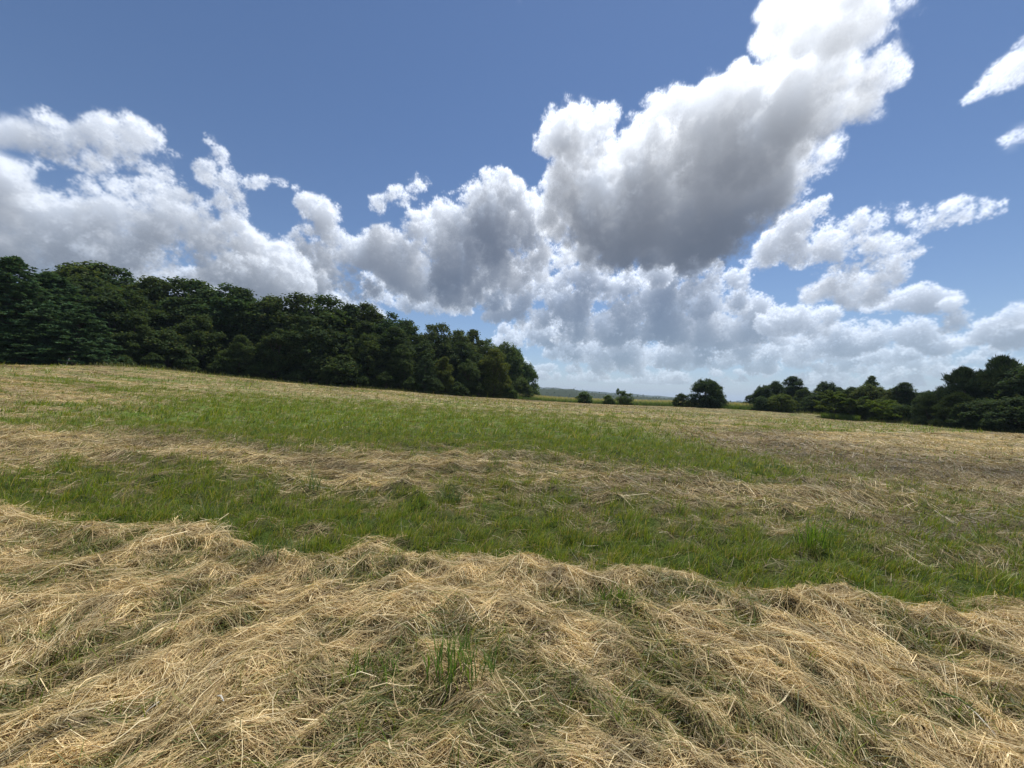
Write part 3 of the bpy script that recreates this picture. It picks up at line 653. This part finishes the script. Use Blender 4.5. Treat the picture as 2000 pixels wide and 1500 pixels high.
def pine(H, rad, per_whorl=7, gap=.55, base=(.05, .075, .04), low=.05, droop=.12, shape=1.0, tuft=18, full=1.5):
    g = Geo(); t, tp = limb_geo(H, None, .016*H+.05); b = Geo(); z = low*H
    while z < H*.985:
        f = z/H; L = rad*(1-f**full)**.9*shape*(.55+.45*min(1, f*7+.4))+.25
        for k in range(per_whorl):
            th = TR.uniform(0, 6.283); l = L*TR.uniform(.65, 1.08); rise = TR.uniform(-.05, .32)+.55*f**2
            zz = z; z = zz+TR.normal(0, .22); p0 = tp(min(z, H*.86)) if z < H*.86 else np.array([*tp(H*.86)[:2], z]); dr = np.array([math.cos(th), math.sin(th), 0])
            s = np.linspace(0, 1, 4); pts = p0+dr*(l*s)[:, None]+np.array([0, 0, 1.])*(l*(rise*s-droop*s**2))[:, None]
            z = zz; b.tube(pts, [.03+.004*l, .025, .018, .008], 4)
            n = max(3, int(l*2.6)); u = TR.uniform(.28, 1.02, n); c = p0+dr*(l*u)[:, None]+np.array([0, 0, 1.])*(l*(rise*u-droop*u**2))[:, None]
            c = c+np.cross(dr, [0, 0, 1.])*(TR.normal(0, .2, n)*l*(1.15-u))[:, None]+np.array([0, 0, 1.])*TR.normal(0, .16, n)[:, None]
            P = np.repeat(c, tuft, 0); D = rdir(len(P)); D[:, 2] = D[:, 2]*.6+.45; D = unit(D+dr*.55); P = P+D*TR.uniform(.08, .34, len(P))[:, None]*np.array([1, 1, .6])
            Nn = unit(np.cross(D, rdir(len(P)))); Nn[:, 2] = np.abs(Nn[:, 2])+.25; Nn = unit(Nn)
            s2 = .25; a = unit(D-Nn*(D*Nn).sum(1)[:, None]); bb = np.cross(Nn, a); w = TR.uniform(.8, 1.25, len(P))[:, None]
            V = np.stack([P-a*s2*w, P-bb*.085*w, P+a*s2*w, P+bb*.085*w], 1)
            tone = np.repeat(np.exp(TR.normal(0, .15, n)), tuft)[:, None]
            g.add(V.reshape(-1, 3), np.arange(4*len(P)).reshape(-1, 4), np.repeat(leaf_cols(len(P), base)*tone, 4, 0))
        z += gap*(1-.35*f)*TR.uniform(.8, 1.2)
    return g, t, b
def fronds(H, rad, n, base):                 # a young tree of arching compound leaves on thin rising stems
    g, b = Geo(), Geo(); t, tp = limb_geo(H*.75, None, .035)
    for k in range(n):
        th = k*2.39996; z0 = TR.uniform(.05, .62)*H; l = rad*TR.uniform(.6, 1.1)*(1.1-.35*z0/H); dr = np.array([math.cos(th), math.sin(th), 0]); rise = TR.uniform(.7, 1.6)
        s = np.linspace(0, 1, 5); f = lambda u: tp(z0)+dr*(l*np.asarray(u))[:, None]+np.array([0, 0, 1.])*(l*(rise*np.asarray(u)-.55*np.asarray(u)**2.2))[:, None]
        b.tube(f(s), [.028, .022, .016, .01, .005], 4)
        for side in (-1, 1):
            u = np.repeat(TR.uniform(.15, 1.03, 14), 7); P = f(u)+np.cross(dr, [0, 0, 1.])*side*TR.uniform(.02, .32, len(u))[:, None]+TR.normal(0, .09, (len(u), 3))
            leaves(g, P, unit(np.array([0, 0, 1.])+TR.normal(0, .5, P.shape)), np.full(len(P), .21), leaf_cols(len(P), base), 1.4)
    return g, t, b
G0 = (.062, .094, .038)
PROTO = {}
def proto(key, kind, gtb):
    g, t, b = gtb
    PROTO[key] = (kind, g.mesh('crown'), t.mesh('trunk', True), b.mesh('branches', True), float(np.concatenate(g.v)[:, 2].max()), float(np.percentile(np.hypot(*np.concatenate(g.v)[:, :2].T), 98)))
ROUND = [(0, .55), (.2, .9), (.5, 1), (.75, .85), (.92, .5), (1, .2)]
proto('round', 'broadleaf_tree', broadleaf(15, 5.2, ROUND, 112, 1.25, .32, G0))
proto('tall', 'broadleaf_tree', broadleaf(17, 4.2, [(0, .5), (.25, .85), (.55, 1), (.8, .8), (.94, .5), (1, .15)], 112, 1.15, .32, G0))
proto('lumpy', 'broadleaf_tree', broadleaf(15, 5.0, [(0, .6), (.3, 1), (.45, .75), (.65, 1), (.85, .8), (1, .25)], 70, 1.5, .32, G0, per=34))
proto('dome', 'broadleaf_tree', broadleaf(14, 5.6, [(0, .75), (.2, 1), (.5, 1), (.8, .8), (.93, .55), (1, .3)], 100, 1.2, .32, G0))
proto('under', 'understory_tree', broadleaf(7, 3.3, [(0, .8), (.3, 1), (.6, .9), (.85, .6), (1, .2)], 56, .85, .29, G0, per=24))
proto('bush', 'shrub', broadleaf(3, 1.8, [(0, .8), (.3, 1), (.6, .85), (.85, .5), (1, .15)], 34, .5, .20, G0, per=20))
proto('twig', 'shrub', broadleaf(3.6, 1.5, [(0, .5), (.3, .9), (.6, 1), (.8, .8), (1, .45)], 20, .36, .15, G0, per=20))
proto('pine', 'pine_tree', pine(16, 6.0, 8, .55, (.055, .088, .046)))
proto('pine2', 'pine_tree', pine(13, 5.2, 8, .5, (.055, .088, .046), shape=1.1))
proto('scots', 'pine_tree', broadleaf(10, 5.0, [(0, .8), (.15, 1), (.4, .95), (.65, .75), (.85, .5), (1, .12)], 130, .8, .24, (.046, .070, .034), per=26, clump=7, long=2.0, narrow=.45))
FULL = [(0, .85), (.2, 1), (.5, .97), (.75, .78), (.9, .52), (1, .2)]
proto('globe', 'broadleaf_tree', broadleaf(9, 4.7, FULL, 120, 1.0, .26, G0))
proto('globe2', 'broadleaf_tree', broadleaf(9, 4.6, [(0, .8), (.2, .95), (.4, 1), (.55, .8), (.75, .75), (.9, .5), (1, .15)], 110, 1.0, .26, G0))
proto('wide', 'understory_tree', broadleaf(7, 4.4, FULL, 90, .85, .24, G0, per=24))
proto('frond', 'sapling', fronds(5.5, 2.7, 26, (.10, .145, .026)))
def plant(px, top, Y, key, ws, label, cat='tree', group=None, tint=(1, 1, 1), name=None, base_py=None, sink=.0):
    kind, mc, mt, mb, H, R = PROTO[key]
    p = at(px, top, Y); x = float(p[0]); z0 = float(land(x, Y)); h = max(.5, float(p[2])-z0+sink); s = h/H
    o = bpy.data.objects.new(name or kind, None); COL.objects.link(o); o.empty_display_size = .5
    o.location = (x, Y, z0-sink); o.rotation_euler = (random.gauss(0, .035), random.gauss(0, .035), random.uniform(0, 6.28)); o.scale = (s*ws*WIDE, s*ws*WIDE, s)
    nm = 'needles' if 'pine' in kind else 'crown'
    for n_, m_, mat in ((nm, mc, M_NEEDLE if 'pine' in kind else M_LEAF), ('trunk', mt, M_BARK), ('branches', mb, M_BARK)):
        c = link(n_, m_, mat, o)
        if n_ == nm: c.color = (*tint, 1)
    return tag(o, label, cat, group)
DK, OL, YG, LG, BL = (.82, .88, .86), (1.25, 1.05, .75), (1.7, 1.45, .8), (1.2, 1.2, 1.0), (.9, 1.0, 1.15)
WIDE = 1.22
def forest():
    gl, gu, gp = 'tall trees on the skyline of the left woods', 'low trees along the edge of the left woods', 'white pines at the left end of the woods'
    # pines at the far left
    for a in ((-70, 500, 52, 'pine', 1.0, 'tall pine cut off by the left border of the picture'),
              (32, 500, 55, 'pine', .95, 'tall feathery pine at the far left with spiky top against cloud'),
              (118, 528, 62, 'pine2', 1.1, 'pine right of the tallest far left pine, its top just below the skyline'),
              (150, 598, 57, 'pine2', 1.25, 'broad pine with layered flat sprays above the leaning stake, rightmost of the pines'),
              (60, 620, 54, 'pine2', 1.3, 'low spreading pine in front of the far left pines, boughs touching the hay')):
        plant(*a, 'tree', gp, (1.2, 1.4, 1.25))
    sky_ = [(160, 514, 84, 'round', .9, 'small dark crown poking up just right of the pine tops'),
            (205, 507, 82, 'round', 1.05, 'highest round crown on the forest skyline, right of the pines'),
            (248, 524, 86, 'lumpy', .9, 'crown sloping down on the right shoulder of the highest round one'),
            (298, 540, 80, 'tall', .95, 'crown with a small knob at the notch right of the highest crown'),
            (345, 541, 83, 'dome', .9, 'flat topped crown on the level stretch of forest skyline'),
            (398, 545, 84, 'round', .95, 'crown at the right end of the level stretch of skyline'),
            (446, 552, 85, 'lumpy', .95, 'ragged crown where the forest skyline begins to step down'),
            (497, 564, 86, 'tall', 1., 'narrow pointed crown before the wide dome in the forest skyline'),
            (540, 574, 88, 'round', .9, 'small crown tucked against the left of the wide dome'),
            (590, 573, 90, 'dome', .95, 'left half of the wide dome of crowns mid skyline'),
            (645, 573, 92, 'dome', .9, 'right half of the wide dome of crowns mid skyline'),
            (688, 590, 94, 'round', .8, 'crown falling away right of the wide dome'),
            (724, 590, 98, 'tall', .95, 'isolated knobby crown standing clear right of the wide dome'),
            (765, 609, 100, 'lumpy', .9, 'crown one step below and right of the knobby one'),
            (806, 622, 102, 'round', .9, 'crown halfway down the falling right part of the skyline'),
            (855, 629, 104, 'dome', .85, 'rounded crown on the falling skyline above the olive trees'),
            (900, 641, 108, 'round', .85, 'crown just left of the little knob low on the skyline'),
            (926, 643, 112, 'tall', .8, 'little knob of a crown low on the falling skyline'),
            (955, 658, 114, 'lumpy', .85, 'crown behind the yellowish tree at the woods corner'),
            (985, 664, 118, 'globe', .6, 'second last crown at the right end of the woods'),
            (1006, 676, 122, 'globe2', .6, 'last tall crown at the right end of the woods'),
            (1026, 704, 124, 'globe', .62, 'rounded dark tree whose crown forms the right outline of the woods')]
    for k, a in enumerate(sky_):
        v = TR.uniform(.8, 1.2)*(1+.22*(k > 15)); plant(*a, 'tree', gl, (.95*v*TR.uniform(.85, 1.15), 1.02*v, .95*v*TR.uniform(.8, 1.15)))
    mid_ = [(268, 612, 68, 'round', .9, 'lit bulging crown low in the woods beside the pines'),
            (330, 640, 71, 'under', 1.1, 'dark low tree in the hollow right of the pines'),
            (392, 612, 76, 'dome', .85, 'rounded crown below the level skyline, paler on top'),
            (470, 652, 76, 'round', .95, 'full tree with foliage to the ground left of the black gap'),
            (545, 640, 79, 'lumpy', .9, 'dark lumpy tree just left of the black gap in the woods'),
            (610, 622, 83, 'round', .9, 'big dark tree standing right over the black gap'),
            (672, 690, 81, 'under', 1.15, 'low leafy tree right of the black gap with pale sprays'),
            (720, 650, 86, 'dome', .8, 'wide grey green tree below the knobby crown'),
            (785, 672, 87, 'tall', .95, 'upright tree in the middle of the thinner right woods'),
            (828, 690, 87, 'pine2', .9, 'dark conifer with level boughs between leafy trees'),
            (866, 694, 92, 'round', .75, 'yellowish olive tree left of the corner tree'),
            (915, 700, 96, 'lumpy', .8, 'dark tree between the two olive ones'),
            (968, 678, 100, 'dome', .75, 'big olive yellow tree at the woods corner, foliage to the ground'),
            (1016, 735, 112, 'wide', .8, 'small round tree low at the outer corner of the woods')]
    for a in mid_:
        ol = 'olive' in a[5] and 'between' not in a[5]; v = TR.uniform(.9, 1.15)
        plant(*a, 'tree', gu, (1.5, 1.28, .75) if ol else (1.08*v, 1.08*v, .95*v))
    low_ = [(240, 690, 62, 'bush', 1.2, 'dark bush at the foot of the woods beside the pines'), (300, 688, 66, 'under', 1., 'small leafy tree low at the wood edge, second from the pines'),
            (365, 690, 70, 'under', 1., 'low shrubby tree lit at its tips, third from the pines'), (430, 700, 73, 'under', 1.1, 'bushy growth at the wood edge left of the dark hollow'),
            (505, 705, 75, 'under', 1.05, 'low bushy tree at the wood edge under the ragged crown'), (580, 722, 77, 'under', 1.1, 'very dark low bush in front of the black gap'),
            (640, 722, 79, 'under', 1.1, 'low bush with drooping sprays at the right of the black gap'), (705, 728, 81, 'under', 1.1, 'low bush at the wood edge below the knobby crown'),
            (755, 722, 83, 'under', .95, 'small tree at the wood edge left of the conifer'), (805, 735, 84, 'under', 1.1, 'low bush at the foot of the conifer'),
            (850, 738, 87, 'under', 1., 'low shrub below the left olive tree'), (895, 742, 91, 'bush', 1.2, 'dark shrub at the wood edge between the olive trees'),
            (935, 745, 95, 'under', 1.1, 'low shrub at the left foot of the corner tree'), (995, 752, 99, 'bush', 1.1, 'small shrub at the right foot of the corner tree')]
    for a in low_: v = TR.uniform(.85, 1.1); plant(*a, 'shrub', 'shrubs along the foot of the left woods', (1.0*v, 1.05*v, .95*v))
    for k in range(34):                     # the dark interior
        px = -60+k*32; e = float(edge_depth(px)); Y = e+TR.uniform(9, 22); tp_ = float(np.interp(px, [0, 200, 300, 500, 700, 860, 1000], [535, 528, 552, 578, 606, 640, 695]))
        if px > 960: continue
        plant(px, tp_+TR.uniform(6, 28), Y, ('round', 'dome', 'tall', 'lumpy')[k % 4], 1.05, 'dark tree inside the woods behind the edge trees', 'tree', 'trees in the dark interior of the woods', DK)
def right_side():
    global WIDE
    WIDE = 1.05
    g = 'trees along the right edge of the field'
    R_ = [(1457, 782, 118, 'bush', 1.6, 'tiny far bush at the left tip of the right tree line', 'shrub', DK),
          (1472, 768, 106, 'under', 1.0, 'low dark tree at the left end of the right tree line', 'tree', DK),
          (1492, 750, 104, 'round', .8, 'dark rounded tree, first tall one from the left end of the tree line', 'tree', DK),
          (1514, 741, 106, 'lumpy', .75, 'dark double lobed tree, second tall one of the tree line', 'tree', DK),
          (1549, 734, 108, 'tall', 1.0, 'tallest broad topped tree in the left part of the tree line', 'tree', DK),
          (1486, 772, 95, 'under', .95, 'small grey green bush in front of the first tall tree', 'shrub', BL),
          (1526, 767, 93, 'under', 1.25, 'bright yellow green bushy tree in front of the second tall tree', 'tree', (1.5, 1.4, .8)),
          (1568, 757, 98, 'round', .8, 'mid green tree right of the tallest broad topped one', 'tree', (1, 1, .9)),
          (1613, 742, 100, 'dome', .8, 'dark flat topped tree above the feathery saplings', 'tree', DK),
          (1590, 768, 93, 'under', 1.05, 'dark low tree left of the feathery saplings', 'tree', DK),
          (1660, 752, 90, 'lumpy', .9, 'dark spreading tree behind the feathery saplings', 'tree', (.9, .95, .8)),
          (1703, 733, 92, 'tall', .55, 'slim tree with a small twin tuft sticking above the tree line', 'tree', LG),
          (1700, 748, 86, 'dome', 1.1, 'wide olive tree in the middle of the tree line below the twin tuft', 'tree', (1.35, 1.2, .8)),
          (1740, 757, 82, 'round', .95, 'olive grey tree right of the wide olive one', 'tree', (1.3, 1.15, .85)),
          (1770, 746, 80, 'tall', .95, 'dark pointed tree left of the right hand pines', 'tree', DK),
          (1805, 762, 74, 'lumpy', .9, 'dark tree joined to the left side of the pines', 'tree', DK),
          (1690, 778, 76, 'under', 1.0, 'grey olive shrub behind the grassy tuft strip', 'shrub', (1.4, 1.25, .95)),
          (1728, 776, 74, 'under', 1.1, 'shrub with a bright yellow green spot, right of the grassy strip', 'shrub', (1.4, 1.35, .75)),
          (1762, 788, 68, 'under', 1.15, 'dark shrub at the foot of the pointed tree', 'shrub', DK),
          (1815, 768, 61, 'scots', 1.0, 'low bushy pine in front, left of the taller right pines', 'tree', (1, 1, .9)),
          (1880, 712, 60, 'scots', .85, 'tall pine with tufted spiky top, left of the two right pines', 'tree', DK),
          (1956, 688, 58, 'scots', .8, 'tallest pine at the right, its top near the picture border', 'tree', DK),
          (1865, 762, 57, 'scots', 1.1, 'broad dark conifer at the front of the right pines', 'tree', (1, 1, .8)),
          (1925, 775, 54, 'under', 1.3, 'dense dark shrub under the tallest pine', 'shrub', DK),
          (2010, 706, 55, 'dome', .9, 'leafy tree cut by the right border of the picture', 'tree', DK),
          (1985, 770, 51, 'under', 1.3, 'dark bush at the foot of the tree at the right border', 'shrub', DK),
          (2090, 700, 52, 'round', 1.0, 'tree just past the right border of the picture', 'tree', DK)]
    R_ += [(2200, 720, 50, 'round', 1.0, 'dark tree well outside the right border, nearest to it', 'tree', DK), (2340, 720, 47, 'dome', 1.0, 'dark tree farthest outside the right border', 'tree', DK)]
    KM = {'under': 'wide', 'dome': 'globe', 'round': 'globe', 'lumpy': 'globe2'}
    for (px, top, Y, key, ws, lb, cat, tint) in R_: plant(px, top, Y, KM.get(key, key), ws*(1.3 if key == 'tall' else 1.), lb, cat, g, tint)
    for k in range(14):
        px = 1490+k*36; Y = float(edge_depth(px))+TR.uniform(14, 26); tp_ = float(np.interp(px, [1490, 1540, 1700, 1800, 1900, 2000], [762, 752, 752, 762, 735, 725]))
        plant(px, tp_+TR.uniform(0, 14), Y, ('globe', 'globe2', 'globe')[k % 3], 1.15, 'dark tree in the back row of the right tree line', 'tree', 'trees in the back row of the right tree line', DK)
    WIDE = 1.2
    S_ = [(1632, 762, 80, 1.0, 'feathery yellow green sapling, taller left one of the pair', (.8, .82, .85)), (1666, 772, 76, 1.0, 'feathery yellow green sapling, shorter right one of the pair', (.7, .76, .85)),
          (1722, 780, 68, .9, 'small bright sapling in front of the olive shrubs', (.95, 1., .85))]
    for (px, top, Y, ws, lb, tint) in S_: plant(px, top, Y, 'frond', ws, lb, 'sapling', 'young feathery trees in front of the right tree line', tint)
    WIDE = 1.1
    # the lone tree and bushes on the far side
    plant(1377, 737, 99, 'globe', 1.0, 'lone dark round tree standing in the gap beyond the field', 'tree', None, (.75, .85, .85))
    plant(1401, 746, 101, 'globe2', .75, 'lighter green tree leaning out on the right side of the lone dark tree', 'tree', None, (1.1, 1.15, .95))
    plant(1330, 766, 100, 'wide', .9, 'low dark bush just left of the lone round tree', 'shrub', None, (.85, .9, .9))
    plant(1142, 761, 110, 'bush', 1.2, 'small rounded grey green bush, leftmost by the crop field', 'shrub', 'bushes along the crop field edge', (1.5, 1.6, 1.5))
    plant(1188, 769, 110, 'bush', 1.2, 'small low dark bush, middle one of three by the crop field', 'shrub', 'bushes along the crop field edge', (1.35, 1.45, 1.2))
    plant(1213, 758, 109, 'twig', .8, 'spiky upright bush with thin tops beside the crop field', 'shrub', 'bushes along the crop field edge', (1.6, 1.65, 1.4))
    plant(1226, 764, 109, 'twig', 1.0, 'leafy bush with wispy tips, rightmost by the crop field', 'shrub', 'bushes along the crop field edge', (1.6, 1.65, 1.4))
forest(); right_side()
# ---------------------------------------------------------------- crop, weeds, hills, stake, tufts
def blades_at(geo, x, y, z, h, w, col, lean=.35, k=3):
    n = len(x); a = TR.random(n)*6.283; P = np.zeros((n, k, 3))
    for i, s in enumerate(np.linspace(0, 1, k)):
        r = h*lean*s**1.6; P[:, i] = np.stack([x+np.cos(a)*r, y+np.sin(a)*r, z+h*s*(1-.25*lean*s)], -1)
    b = a+np.pi/2; geo.add(*ribbons(P, np.stack([np.cos(b), np.sin(b), 0*a], -1), w, 1.05-np.linspace(0, 1, k)**1.6, col))
def crops():
    corn, weeds, tall = Geo(), Geo(), Geo()
    for (n, d0, d1, hh) in ((7000, 3, 14, 1.9), (6500, 14, 120, 1.9)):
        px = TR.uniform(985, 1500, n); Y = edge_depth(px)+4+d0+(d1-d0)*TR.random(n)**1.4; x = at(px, np.full(n, 780.), Y)[:, 0]; z = land(x, Y)
        k = np.full(n, hh)*TR.uniform(.85, 1.1, n)
        for _ in range(2):
            c = np.array([(.22, .27, .085)])*np.exp(TR.normal(0, .2, (n, 1))); zz = z+k*TR.uniform(.05, .55, n); blades_at(corn, x+TR.normal(0, .2, n), Y+TR.normal(0, .2, n), zz, k*.5, np.full(n, .10), c, .7)
        c = np.array([(.54, .48, .26)])*np.exp(TR.normal(0, .15, (n, 1))); blades_at(corn, x, Y, z+k*.75, k*.28, np.full(n, .12), c, .25, 2)
    tag(link('corn_field', corn.mesh('corn_field'), M_GRASS), 'pale tasselled crop field behind the small bushes', kind='stuff')
    n = 9000; px = TR.uniform(1000, 1480, n); Y = edge_depth(px)+TR.uniform(-.5, 6, n); x = at(px, np.full(n, 785.), Y)[:, 0]
    c = np.array([(.085, .135, .032)])*np.exp(TR.normal(0, .25, (n, 1))); blades_at(weeds, x, Y, land(x, Y), TR.uniform(.4, 1.15, n), np.full(n, .13), c, .4)
    tag(link('weeds', weeds.mesh('weeds'), M_GRASS), 'strip of green weeds along the far field edge', kind='stuff')
    n = 2600; px = 1604+74*TR.random(n); py = np.interp(px, [1600, 1680], [815, 822]); Y = np.interp(px, [1600, 1680], [79, 72.5])+TR.uniform(-.6, 1.6, n); x = at(px, py, Y)[:, 0]
    c = np.array([(.11, .165, .035)])*np.exp(TR.normal(0, .22, (n, 1))); blades_at(tall, x, Y, land(x, Y), TR.uniform(.6, 1.5, n), np.full(n, .09), c, .4)
    tag(link('tall_grass', tall.mesh('tall_grass'), M_GRASS), 'strip of bright uncut tall grass in front of the feathery saplings', kind='stuff')
    # ragged grass along the wood edges
    ed = Geo(); n = 7000; px = np.concatenate([TR.uniform(-200, 1000, n), TR.uniform(1480, 2150, n//2)]); Y = edge_depth(px)+TR.normal(0, .8, len(px)); x = at(px, np.full(len(px), 770.), Y)[:, 0]
    c = np.array([(.12, .14, .045)])*np.exp(TR.normal(0, .25, (len(px), 1))); blades_at(ed, x, Y, land(x, Y), TR.uniform(.15, .75, len(px))*np.exp(TR.normal(0, .3, len(px))), np.full(len(px), .07), c, .5)
    tag(link('edge_grass', ed.mesh('edge_grass'), M_GRASS), 'ragged uncut grass along the foot of the woods', kind='stuff')
crops()
M_FARWOOD = noise_material('far_woods', [(.3, (.02, .032, .016)), (.7, (.042, .06, .028))], .12)
def hills():
    def ridge(pts, Y, depth, foot, seed):
        pts = np.array(pts, float); n = 500; px = np.linspace(pts[0, 0], pts[-1, 0], n); top = np.interp(px, pts[:, 0], pts[:, 1])
        p = at(px, top, np.full(n, Y)); r = np.random.default_rng(seed); v = []
        s = np.linspace(-1, 1, 13); bump = r.normal(0, 1, (n, 13))
        for j, q in enumerate(s):
            prof = np.cos(q*np.pi/2)**.8; v.append(np.column_stack([p[:, 0], np.full(n, Y)+q*depth, foot+(p[:, 2]-foot)*prof+bump[:, j]*Y*.0009*(prof > .1)]))
        v = np.stack(v, 1).reshape(-1, 3); i = np.arange(n-1)[:, None]*13; j = np.arange(12)[None]
        return v, np.stack([i+j, i+13+j, i+14+j, i+j+1], -1).reshape(-1, 4)
    v, f = ridge([(-1500, 740), (600, 745), (1000, 753), (1050, 756), (1082, 758), (1153, 764), (1190, 767), (1248, 771), (1293, 774.5), (1320, 777), (1400, 783), (1500, 786), (2000, 800), (3500, 850)], 3400, 700, -22, 2)
    tag(link('hills', mesh_np('hills', v, f, None, True), M_FARWOOD), 'pale blue distant hills on the horizon', kind='structure')
    v, f = ridge([(-900, 745), (700, 752), (1000, 759), (1050, 760.5), (1114, 760), (1127, 763), (1157, 767), (1183, 770), (1243, 774), (1308, 778.5), (1400, 784), (1500, 788), (2000, 803), (2800, 830)], 950, 120, -22, 3)
    tag(link('hills', mesh_np('hills', v, f, None, True), M_FARWOOD), 'dark low wooded ridge beyond the crop field', kind='structure')
    g = Geo(); n = 9000; k = TR.integers(0, len(v), n); k = k[(np.abs(v[k, 1]-950) < 100)]; P = v[k]+TR.normal(0, 1, (len(k), 3))*np.array([4, 4, 1.6]); P[:, 2] += 1.
    leaves(g, P, unit(np.array([0, -.2, .8])+TR.normal(0, .6, P.shape)), np.full(len(P), 3.2), leaf_cols(len(P), (.028, .042, .02)))
    tag(link('far_woods', g.mesh('far_woods'), M_LEAF), 'far off wood covering the dark ridge', kind='stuff')
hills()
def stake():
    Y = 53.5; p = at(131., 716., Y); x = float(p[0]); z = float(land(x, Y))
    o = bpy.data.objects.new('wooden_stake', None); COL.objects.link(o); o.location = (x, Y, z)
    tag(o, 'pale weathered wooden stake leaning to the right in front of the left pines', 'stake')
    g = Geo(); g.tube([(-.15, 0, -.1), (.0, .02, .5), (.22, .05, 1.1)], [.06, .055, .05], 8); link('post', g.mesh('post'), M_WEATHERED, o)
    g = Geo(); g.tube([(.22, .05, 1.08), (.245, .055, 1.17)], [.062, .05], 8); link('cap', g.mesh('cap'), M_BROWNWOOD, o)
    o = bpy.data.objects.new('fallen_branch', None); COL.objects.link(o); o.location = (x+.25, Y, z)
    tag(o, 'brown broken branch propped against the leaning stake', 'branch')
    g = Geo(); g.tube([(.0, .12, 1.0), (.45, .15, .55), (.95, .1, .12), (1.3, 0, .0)], [.04, .055, .06, .05], 7); link('bough', g.mesh('bough'), M_BROWNWOOD, o)
    g = Geo()
    for k in range(26):
        a = TR.uniform(.3, 1.25); q = np.array([a, TR.normal(0, .12), .05+TR.random()*.3]); g.tube([q, q+np.array([TR.normal(.2, .2), TR.normal(0, .2), TR.uniform(.0, .25)])], [.012, .004], 4)
    link('twigs', g.mesh('twigs'), M_BROWNWOOD, o)
stake()
def pixel_ground(px, py):
    v = pix_dir(float(px), float(py)); t = 1.5
    for _ in range(40):
        q = EYE+v*t; t = max(.3, t+(q[2]-float(surf(np.array([q[0]]), np.array([q[1]]))[0]))*1.2/max(.15, -v[2])*.7)
    return EYE+v*t
def tufts():
    T_ = [(900, 1305, .17, 110, .32, 0, 'bright green grass tuft pushing up through the hay, lower centre'), (730, 1325, .16, 60, .26, 0, 'dim green tuft in hay left of the bright centre tuft'),
          (550, 1090, .22, 80, .28, 1, 'grey green grass tuft at the back rim of the swath, left'), (410, 1020, .34, 40, .24, 1, 'tall thin grass clump in the green strip at the left'),
          (1205, 1175, .17, 60, .2, 0, 'dark green tuft in a notch of the hay right of centre'), (1590, 1060, .36, 70, .3, 0, 'tall lush grass clump in the green strip at the right'),
          (880, 985, .30, 80, .26, 1, 'blue green coarse grass clump in mid field near the centre'), (510, 985, .5, 26, .2, 1, 'clump of tall upright blades in the left green strip'),
          (610, 955, .5, 18, .2, 1, 'few very tall leaning blades behind the left green strip')]
    for (px, py, h, n, r, kind, lb) in T_:
        p = pixel_ground(px, py); g = Geo(); d = max(1., p[1]/3.)
        x = TR.normal(0, r*.35, n).clip(-r*.55, r*.55); y = TR.normal(0, r*.25, n).clip(-r*.4, r*.4); tab = np.array([(.10, .185, .026), (.135, .22, .03)]) if kind == 0 else np.array([(.09, .145, .042), (.13, .17, .06)])
        c = tab[TR.integers(0, 2, n)]*np.exp(TR.normal(0, .2, (n, 1)))
        blades_at(g, x, y, np.zeros(n)-.02, h*TR.uniform(.5, 1.15, n), np.full(n, .0072*d**.7), c, .5, 5)
        o = link('grass_tuft', g.mesh('grass_tuft'), M_GRASS); o.location = p; tag(o, lb, 'grass tuft', 'single grass tufts in the hay field')
    S_ = [((1875, 1375), (1945, 1450), .0045, (.66, .62, .52), 'pale broken stalk lying steeply in the hay, lower right'), ((1840, 1360), (1905, 1400), .006, (.13, .18, .05), 'thick green stem beside the pale broken stalk'),
          ((425, 1368), (436, 1385), .005, (.7, .68, .62), 'short white stalk end in the hay, lower left'), ((1360, 1205), (1432, 1200), .007, (.58, .50, .30), 'thick straw lying level in the hay right of centre'),
          ((270, 1420), (310, 1385), .004, (.62, .58, .48), 'long pale straw slanting up to the right, lower left')]
    for a, b, r, c, lb in S_:
        p, q = pixel_ground(*a), pixel_ground(*b); p[2] += .02; q[2] += .035; g = Geo(); m_ = (p+q)/2+np.array([0, 0, .012]); g.tube([(p-p), (m_-p), (q-p)], [r*.8, r*.8, r*.5], 6, c)
        o = link('straw_stalk', g.mesh('straw_stalk', True), M_HAY); o.location = p; tag(o, lb, 'stalk')
tufts()
# ---------------------------------------------------------------- summer haze: one even box of air round everything
def haze():
    m = bpy.data.materials.new('summer_haze'); m.use_nodes = True; nt = m.node_tree; nt.nodes.clear()
    v = nt.nodes.new('ShaderNodeVolumePrincipled'); v.inputs['Color'].default_value = (.62, .80, 1.0, 1); v.inputs['Density'].default_value = HAZE_D; v.inputs['Anisotropy'].default_value = .3
    o = nt.nodes.new('ShaderNodeOutputMaterial'); nt.links.new(v.outputs[0], o.inputs['Volume'])
    top = max((q.matrix_world @ Vector(c)).z for q in sc.objects if q.type == 'MESH' for c in q.bound_box)+4; X = 5300
    x = [(a*X, b*X, c) for c in (-42, top) for b in (-1, 1) for a in (-1, 1)]
    g = link('haze', mesh_np('haze', x, [(0, 2, 3, 1), (4, 5, 7, 6), (0, 1, 5, 4), (2, 6, 7, 3), (0, 4, 6, 2), (1, 3, 7, 5)]), m)
    tag(g, 'thin pale summer haze over the whole landscape', kind='stuff')
bpy.context.view_layer.update(); haze()
